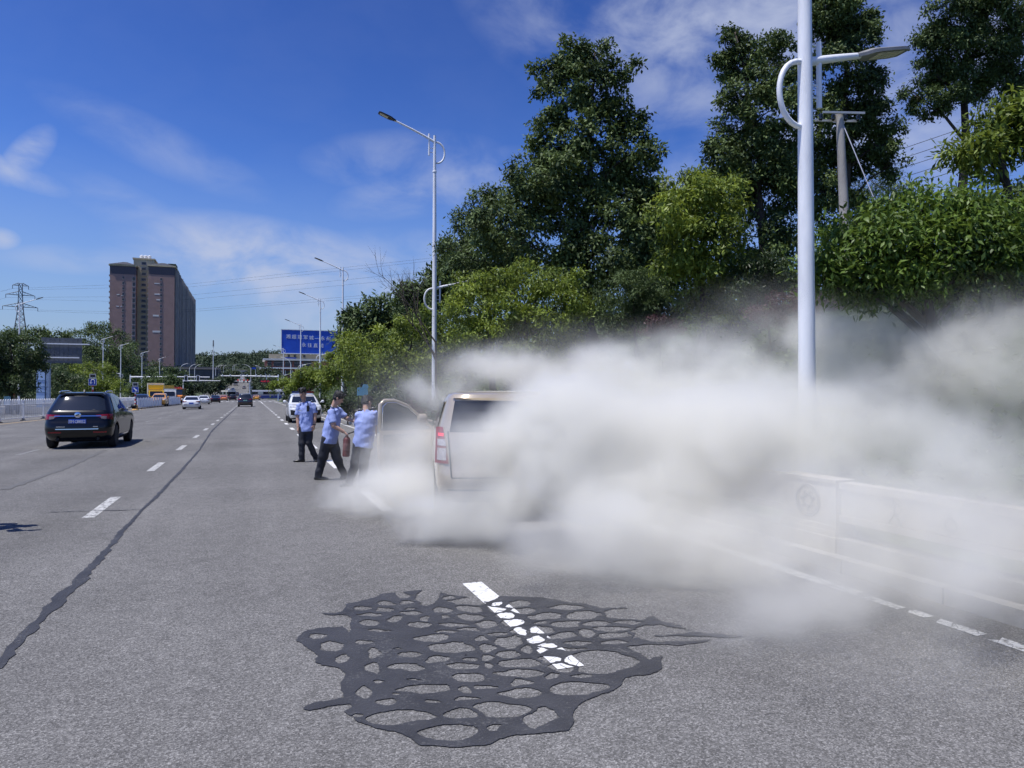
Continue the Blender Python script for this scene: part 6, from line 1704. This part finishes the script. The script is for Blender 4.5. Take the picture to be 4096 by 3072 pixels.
    for s_ in 'LR':
        a = K['ank' + s_]; tv = Vector(J.get('_toe' + s_, fwd)); tv.z = 0; tv.normalize(); z0 = J.get('_lift' + s_, 0.0)
        hl = Vector((a.x, a.y, 0)); q = MB(); sd = Vector((-tv.y, tv.x, 0))
        etube(q, [(Vector((a.x, a.y, a.z + .02)), .045, .05), (Vector((a.x, a.y, a.z - .03)) - tv * .01, .046, .058), (hl + tv * -.0 + Vector((0, 0, .03)), .043, .075), (hl + Vector((0, 0, .004)), .042, .075)], sd)
        st = [(hl - tv * .075 + Vector((0, 0, .03)), .036, .026), (hl + Vector((0, 0, .040)), .042, .038), (hl + tv * .08 + Vector((0, 0, .036)), .048, .034), (hl + tv * .15 + Vector((0, 0, .026)), .046, .024), (hl + tv * .195 + Vector((0, 0, .022)), .028, .016)]
        etube(q, st, sd)
        fuse(q, 'shoe', .008, SHOEM, body)
    # hair
    q = MB()
    etube(q, [(chin + up * .235 * t_ + hf * o, a, b) for t_, a, b, o in ((.30, .066, .055, -.045), (.45, .078, .074, -.036), (.62, .083, .090, -.020), (.78, .088, .106, -.008), (.95, .080, .096, -.004), (1.08, .056, .068, 0), (1.16, .022, .030, 0))], hs)
    r = random.Random(len(label))
    for k in range(16):
        a = r.uniform(0, 6.28); p = chin + up * .235 * r.uniform(.72, .98) + hs * math.cos(a) * .07 + hf * (math.sin(a) * .085)
        limb(q, [p, p + (p - hd).normalized() * .03 + hf * .012], [.02, .012])
    fuse(q, 'hair', .010, HAIR, body, wr=.010, wf=30)
    for s in (-1, 1): MB().lathe([(.001, -.004), (.013, 0), (.001, .004)], 10, chin + up * .118 + hs * s * .03 + hf * .084, Matrix((hs, up, hf)).transposed()).build('eye', BLACK, body)
    MB().box(chin + up * .045 + hf * .088, (.04, .012, .008), M=Matrix((hs, hf, up)).transposed()).build('mouth', mat('lips', (.28, .10, .09), .5), body)
    for s_ in 'LR':
        if not cap: continue
        p = K['sh' + s_].lerp(ch, .25) + Vector((0, 0, .078)); d = (K['sh' + s_] - ch).normalized()
        ep = MB().box(p, (.11, .05, .012), M=Matrix((d, d.cross(up).normalized() * -1, up)).transposed()).build('epaulette', BLACK, body)
        MB().box(p + Vector((0, 0, .008)) + d * .02, (.02, .045, .006), M=Matrix((d, d.cross(up).normalized() * -1, up)).transposed()).build('rank_mark', BADGE, ep)
    return body, K, base

cr = CAMR @ Vector((1, 0, 0)); cf = CAMR @ Vector((0, 0, -1)); cf = Vector((cf.x, cf.y, 0)).normalized()
def PJ(Z, d):
    out = {}
    for k, v in d.items():
        if k.startswith('_'): out[k] = v; continue
        p = at(v[0], v[1], Z + (v[2] if len(v) > 2 else 0)); out[k] = p
    for s in 'LR': out['ank' + s].z = .085
    return out
# man standing farthest back, facing us
Z1 = 16.95
J = PJ(Z1, {'head': (1211, 1575, -.02), 'neck': (1215, 1607), 'shR': (1196, 1622, .0), 'shL': (1249, 1617, .03), 'elR': (1191, 1669), 'elL': (1261, 1661, .03), 'wrR': (1192, 1708, -.06), 'wrL': (1257, 1699, -.04), 'haR': (1191, 1724, -.08), 'haL': (1255, 1714, -.06),
            'hipR': (1210, 1711), 'hipL': (1240, 1709), 'knR': (1207, 1779, -.06), 'knL': (1236, 1770, -.02), 'ankR': (1207, 1838, -.05), 'ankL': (1263, 1832, .12), '_toeR': -cr * 1.0 - cf * .25, '_toeL': cr * .35 - cf * 1.0, '_look': -cf - cr * .25})
b1, K1, bs1 = person('man in blue uniform shirt standing farthest back, facing us with arms down', J, -cf - cr * .2, cr - cf * .2)
p = K1['shL'].lerp(K1['hipL'], .18) - cf * .15 - cr * .05
MB().box(p, (.06, .035, .13)).build('chest_radio', BLACK, b1); MB().tube([p + Vector((0, 0, .06)), p + Vector((0, .02, .14))], .012, 6).build('radio_cable', BLACK, b1)
MB().box(K1['shR'].lerp(K1['hipR'], .22) - cf * .13 + cr * .04, (.07, .01, .025)).build('name_badge', BADGE, b1)
M3 = Matrix((cr, cf, Vector((0, 0, 1)))).transposed()
for s_ in 'LR':
    MB().box(K1['sh' + s_].lerp(K1['hip' + s_], .36) - cf * .135 + (cr * -.045 if s_ == 'L' else cr * .035), (.11, .012, .035), M=M3).build('pocket_flap', SHIRT, b1)
MB().lathe([(.034, -.015), (.036, 0), (.034, .015)], 14, K1['wrL']).build('watch', BLACK, b1)
MB().box(K1['shL'].lerp(K1['elL'], .45) + cr * .075, (.012, .07, .08), M=M3).build('arm_badge', BLACK, b1)
# man in the middle with the extinguisher, striding to the right
Z2 = 13.35
J = PJ(Z2, {'head': (1352, 1594, 0), 'neck': (1338, 1624), 'shR': (1326, 1645, -.16), 'shL': (1352, 1642, .18), 'elR': (1334, 1703, -.24), 'elL': (1384, 1672, .25), 'wrR': (1374, 1727, -.20), 'wrL': (1413, 1684, .1), 'haR': (1390, 1739, -.16), 'haL': (1425, 1688, .0),
            'hipR': (1312, 1752, -.09), 'hipL': (1326, 1750, .09), 'knR': (1291, 1830, -.05), 'knL': (1350, 1838, .05), 'ankR': (1273, 1905, -.02), 'ankL': (1376, 1900, .12), '_toeR': cr, '_toeL': cr + cf * .2, '_look': cr + cf * .25, '_palmR': Vector((0, 0, -1)), '_palmL': -cf})
b2, K2, bs2 = person('man in the middle in blue shirt striding right with a red extinguisher', J, cr + cf * .2, cf + cr * -.2, curlR=1.2, bulk=1.18)
eb = at(1384, 1826, Z2 - .17); et = at(1388, 1742, Z2 - .17)
t = thing('fire_extinguisher', 'dark red fire extinguisher hanging from the middle man\'s hand', 'fire extinguisher', eb)
ax = (et - eb); L_ = ax.length; qv = ax.normalized(); a_ = qv.orthogonal().normalized(); M = Matrix((a_, qv.cross(a_), qv)).transposed()
MB().lathe([(.055, 0), (.066, .012), (.066, L_ * .80), (.055, L_ * .88), (.028, L_ * .95), (.022, L_)], 24, (0, 0, 0), M).build('cylinder', EXTR, t, smooth=True, ang=40)
MB().lathe([(.0665, L_ * .30), (.0672, L_ * .31), (.0672, L_ * .62), (.0665, L_ * .63)], 24, (0, 0, 0), M).build('label_band', mat('band_pale', (.22, .10, .09), .6), t, smooth=True)
MB().lathe([(.018, 0), (.02, .03), (.012, .05)], 12, qv * L_, M).build('valve', CHROME, t)
MB().tube([qv * (L_ + .02), qv * (L_ + .05) + cr * .06, qv * (L_ + .07) + cr * .15], .01, 6).build('lever', BLACK, t)
MB().tube([qv * (L_ + .03) + cr * .02, qv * (L_ + .09) + cr * .16, qv * (L_ + .10) + cr * .28, qv * (L_ + .14) + cr * .36], .011, 8).build('hose', BLACK, t, smooth=True)
# man nearest the van with his back to us
Z3 = 12.3
J = PJ(Z3, {'head': (1467, 1615, .10), 'neck': (1465, 1639, .04), 'shL': (1436, 1658, .03), 'shR': (1494, 1652, .03), 'elL': (1432, 1712, .22), 'elR': (1507, 1704, .14), 'wrL': (1470, 1735, .36), 'wrR': (1512, 1745, .30), 'haL': (1480, 1740, .42), 'haR': (1514, 1758, .36),
            'hipL': (1438, 1768), 'hipR': (1470, 1766), 'knL': (1420, 1860, .05), 'knR': (1456, 1852, -.06), 'ankL': (1396, 1938, .12), 'ankR': (1449, 1936, -.02), '_toeL': -cf * .8 - cr * .5, '_toeR': cf + cr * .6, '_look': cf + cr * .5})
b3, K3, bs3 = person('man nearest the van in blue shirt with his back to us', J, cf + cr * .25, -cr + cf * .25, bulk=1.08)

# a man just beyond the left edge: only his shadow reaches into the picture
Z5 = 8.35
J = PJ(Z5, {'head': (-150, 1560), 'neck': (-152, 1622), 'shL': (-150, 1668, -.19), 'shR': (-150, 1668, .19), 'elL': (-110, 1730, -.22), 'elR': (-168, 1770, .24), 'wrL': (-90, 1680, -.2), 'wrR': (-150, 1855, .2), 'haL': (-60, 1650, -.2), 'haR': (-148, 1890, .2),
            'hipL': (-152, 1860, -.1), 'hipR': (-152, 1860, .1), 'knL': (-140, 1990, -.1), 'knR': (-160, 1990, .1), 'ankL': (-150, 2105, -.1), 'ankR': (-170, 2105, .12)})
b5, K5, bs5 = person('man standing just beyond the left edge, his shadow falling on the road', J, cr, -cf, group=None)

# cyclist behind the white fence, on a pale scooter
pz = at(50, 1578, 58); rb = Vector((pz.x, pz.y, 0)); fw = -cf
t = thing('scooter', 'electric scooter with a pale blue windshield behind the white fence', 'scooter', rb, math.atan2(fw.y, fw.x))
for x in (-.6, .6):
    MB().lathe([(.12, -.05), (.21, -.05), (.23, 0), (.21, .05), (.12, .05)], 20, (x, 0, .23), Matrix.Rotation(R(90), 3, 'X')).build('wheel', RUBBER, t, smooth=True)
MB().prism([(-.75, .35), (.35, .3), (.45, .5), (.1, .42), (-.2, .70), (-.8, .72)], -.13, .13, 'Y').build('body', DARKM, t)
MB().prism([(.42, .35), (.55, .35), (.60, 1.0), (.50, 1.02)], -.2, .2, 'Y').build('front_shield', DARKM, t)
MB().grid(lambda u, v: (.60 + .04 * math.cos((u - .5) * 3), (u - .5) * .55, .75 + v * .72), 8, 6).build('windshield', mat('pale_blue_film', (.20, .45, .62), .25), t, smooth=True)
MB().cyl((.48, -.33, 1.02), (.48, .33, 1.02), .02, 8).build('handlebar', BLACK, t)
MB().box((-.4, 0, .76), (.6, .28, .1)).build('saddle', BLACK, t)
sv = Vector((-fw.y, fw.x, 0))
wp_ = lambda f_, s_, z_: rb + fw * f_ + sv * s_ + Vector((0, 0, z_))
J = {'head': wp_(-.18, 0, 1.52), 'neck': wp_(-.22, 0, 1.38), 'shL': wp_(-.24, .19, 1.30), 'shR': wp_(-.24, -.19, 1.30), 'elL': wp_(.02, .34, 1.18), 'elR': wp_(.02, -.34, 1.18), 'wrL': wp_(.38, .29, 1.06), 'wrR': wp_(.38, -.29, 1.06), 'haL': wp_(.48, .28, 1.04), 'haR': wp_(.48, -.28, 1.04),
     'hipL': wp_(-.38, .10, .86), 'hipR': wp_(-.38, -.10, .86), 'knL': wp_(.05, .16, .78), 'knR': wp_(.05, -.16, .78), 'ankL': wp_(.15, .12, .45), 'ankR': wp_(.15, -.12, .45)}
pale = mat('pale_jacket', (.55, .50, .46), .8)
b4, K4, bs4 = person('scooter rider in a pale jacket and red cap behind the fence', J, fw, sv, group=None, shirt=pale, cap=False)
MB().lathe([(.115, 0), (.112, .05), (.085, .10), (.02, .13)], 16, K4['head'] + Vector((0, 0, .03))).build('cap', mat('cap_red', (.55, .09, .04), .6), b4, smooth=True)
# ------------------------------------------------------------------ smoke: one drifting mass of real volume
SMK = bpy.data.materials.new('white_smoke'); SMK.use_nodes = True
nt = SMK.node_tree; nt.nodes.clear()
so = nt.nodes.new('ShaderNodeOutputMaterial'); pv = nt.nodes.new('ShaderNodeVolumePrincipled')
pv.inputs['Color'].default_value = (.99, .982, .935, 1)
pv.inputs['Density'].default_value = 1.0
pv.inputs['Anisotropy'].default_value = .15
nt.links.new(pv.outputs[0], so.inputs['Volume'])
# lobes: pixel x, y, half width, half height, depth Z, half depth, density
LOBES = [(2170, 1670, 260, 150, 7.8, .5, 3.6), (2250, 1740, 430, 220, 10.8, 2.0, 1.8), (2650, 1780, 480, 300, 9.8, 1.8, 1.8), (2330, 1740, 340, 280, 7.5, .8, 4.0), (2300, 1960, 320, 200, 7.4, .8, 3.6), (2560, 2060, 360, 220, 7.0, .9, 2.8), (2060, 1780, 230, 280, 7.9, .5, 4.0),
         (2750, 1850, 450, 350, 7.6, 1.0, 3.6), (3120, 1800, 460, 340, 7.6, 1.1, 2.6), (1880, 1840, 240, 320, 7.9, .5, 1.5),
         (1640, 1980, 280, 160, 9.4, .8, 3.2), (1800, 2070, 360, 130, 7.8, .6, 3.6), (1580, 1830, 190, 230, 11.0, .8, 1.7), (1420, 2020, 220, 140, 9.8, .7, 1.5), (2020, 2030, 220, 150, 7.5, .5, 2.6), (1690, 1780, 110, 220, 10.4, .6, 1.6),
         (2400, 1530, 470, 180, 11.2, 2.0, 1.4), (2000, 1480, 300, 130, 12.5, 1.6, 1.3), (2950, 1580, 500, 270, 10.4, 1.8, 1.4), (3500, 1500, 580, 330, 11.2, 2.0, 1.1), (4000, 1500, 460, 460, 9.4, 1.8, 1.2), (3300, 1330, 400, 140, 11.5, 1.6, .8), (3850, 1270, 400, 170, 10.5, 1.6, .7), (2700, 1400, 420, 130, 12.0, 1.6, .9),
         (3250, 1960, 600, 320, 5.9, .9, .9), (3700, 1940, 560, 430, 5.4, .9, 1.2), (4150, 1980, 400, 560, 5.0, 1.0, 1.2), (3300, 2360, 950, 220, 4.8, .7, 1.0), (2400, 2190, 680, 160, 6.2, .7, 1.5), (2900, 2180, 560, 190, 6.2, .8, 1.6), (4000, 2480, 620, 340, 4.2, .7, 1.0),
         (3950, 2200, 560, 360, 4.5, .8, 1.4), (3200, 2200, 560, 190, 5.4, .6, .9), (1740, 1560, 210, 110, 14.5, 1.6, 1.0), (2010, 1780, 110, 260, 10.4, .7, 1.0), (3600, 1720, 520, 300, 7.8, 1.1, 1.3)]
# thin even veils that soften the edges of the mass
VEIL = [(3450, 2060, 700, 260, 5.3, .6, .9), (3350, 2300, 1200, 430, 5.0, .9, .30), (3750, 2620, 950, 380, 3.9, .5, .30), (2750, 2260, 850, 220, 6.0, .8, .32), (3400, 1330, 950, 260, 11.0, 1.5, .20), (1620, 1720, 330, 330, 10.6, 1.0, .22), (2170, 1700, 250, 220, 7.9, .45, 2.4), (2330, 1640, 300, 160, 8.0, .6, 1.6),
        (1640, 1830, 160, 210, 10.3, .45, 1.9), (1850, 1830, 270, 320, 7.9, .45, 1.5), (3230, 1780, 380, 330, 8.2, .7, .9), (2600, 1420, 700, 170, 12.0, 1.5, .22), (1900, 1480, 300, 150, 13.0, 1.5, .25), (2050, 2150, 420, 90, 7.0, .5, .6)]
NL = len(LOBES)
lo = Vector((1e9,) * 3); hi = -lo; ell = []
for x, y, rx, ry, Z, rd, dn in LOBES + VEIL:
    c_ = at(x, y, Z); r_ = Vector((rx * Z / F, rd, ry * Z / F)); ell.append((c_, r_, dn))
    for i in range(3): lo[i] = min(lo[i], c_[i] - r_[i] - .5); hi[i] = max(hi[i], c_[i] + r_[i] + .5)
lo.z = .02; lo.y = max(lo.y, 1.2); hi.z = min(hi.z, 4.6); hi.x = min(hi.x, 12.5)
g = bpy.data.node_groups.new('smoke_field', 'GeometryNodeTree')
g.interface.new_socket('Geometry', in_out='OUTPUT', socket_type='NodeSocketGeometry')
GN, GLk = g.nodes, g.links
go = GN.new('NodeGroupOutput'); vc = GN.new('GeometryNodeVolumeCube'); sm = GN.new('GeometryNodeSetMaterial'); sm.inputs['Material'].default_value = SMK
vc.inputs['Min'].default_value = lo; vc.inputs['Max'].default_value = hi
vox = .085
for k, ax in enumerate('XYZ'): vc.inputs['Resolution ' + ax].default_value = max(8, int((hi[k] - lo[k]) / vox))
P = GN.new('GeometryNodeInputPosition').outputs[0]
def gvm(op, a, b=None):
    n = GN.new('ShaderNodeVectorMath'); n.operation = op
    for i, v in enumerate((a, b)):
        if v is None: continue
        if hasattr(v, 'is_linked'): GLk.new(v, n.inputs[i])
        else: n.inputs[i].default_value = tuple(v)
    return n
def gm(op, a, b=None, clamp=False):
    n = GN.new('ShaderNodeMath'); n.operation = op; n.use_clamp = clamp
    for i, v in enumerate((a, b)):
        if v is None: continue
        if hasattr(v, 'is_linked'): GLk.new(v, n.inputs[i])
        else: n.inputs[i].default_value = v
    return n.outputs[0]
def gnoise(scale, det, vec, out=0, rough=.55):
    n = GN.new('ShaderNodeTexNoise'); n.inputs['Scale'].default_value = scale; n.inputs['Detail'].default_value = det; n.inputs['Roughness'].default_value = rough
    GLk.new(vec, n.inputs['Vector']); return n.outputs[out]
wob = gvm('SUBTRACT', gnoise(.55, 3, P, 1), (.5, .5, .5)).outputs[0]
wob = gvm('MULTIPLY', wob, (1.4, 1.4, 1.2)).outputs[0]
Pw = gvm('ADD', P, wob).outputs[0]
tot = None; tots = []
for ke, (c_, r_, dn) in enumerate(ell):
    if ke == NL: tots.append(tot); tot = None
    d = gvm('SUBTRACT', Pw, c_).outputs[0]; d = gvm('MULTIPLY', d, (1 / r_.x, 1 / r_.y, 1 / r_.z)).outputs[0]
    ln = gvm('LENGTH', d).outputs['Value']
    mr = GN.new('ShaderNodeMapRange'); mr.interpolation_type = 'SMOOTHSTEP'
    GLk.new(ln, mr.inputs[0]); mr.inputs[1].default_value = 1.05; mr.inputs[2].default_value = .15; mr.inputs[3].default_value = 0; mr.inputs[4].default_value = dn
    tot = mr.outputs[0] if tot is None else gm('ADD', tot, mr.outputs[0])
n1 = gnoise(1.3, 8, Pw, 0, .66)
tots.append(tot)
n2 = gnoise(3.4, 4, Pw, 0, .6)
fine = GN.new('ShaderNodeMapRange'); GLk.new(n2, fine.inputs[0]); fine.inputs[1].default_value = .32; fine.inputs[2].default_value = .68; fine.inputs[3].default_value = .4; fine.inputs[4].default_value = 1.6
# towards the edge only the noise peaks survive: ragged billows; the core stays thick
core = gm('MULTIPLY', tots[0], .75, clamp=True)
thr = gm('SUBTRACT', .60, gm('MULTIPLY', core, .27))
edge = gm('DIVIDE', gm('SUBTRACT', n1, thr), .13, clamp=True)
den = gm('MULTIPLY', gm('MULTIPLY', tots[0], gm('ADD', gm('MULTIPLY', edge, 1.0), .10)), fine.outputs[0])
soft = GN.new('ShaderNodeMapRange'); GLk.new(n1, soft.inputs[0]); soft.inputs[1].default_value = .35; soft.inputs[2].default_value = .65; soft.inputs[3].default_value = .35; soft.inputs[4].default_value = 1.15
den = gm('ADD', den, gm('MULTIPLY', tots[1], soft.outputs[0]))
den = gm('MINIMUM', den, 4.0)
GLk.new(den, vc.inputs['Density'])
GLk.new(vc.outputs[0], sm.inputs[0]); GLk.new(sm.outputs[0], go.inputs[0])
sme = bpy.data.meshes.new('smoke'); smo = bpy.data.objects.new('smoke', sme); COL.objects.link(smo)
sme.materials.append(SMK)
md = smo.modifiers.new('smoke_field', 'NODES'); md.node_group = g
tag(smo, 'thick white smoke pouring from the van and drifting right', 'smoke', kind='stuff')
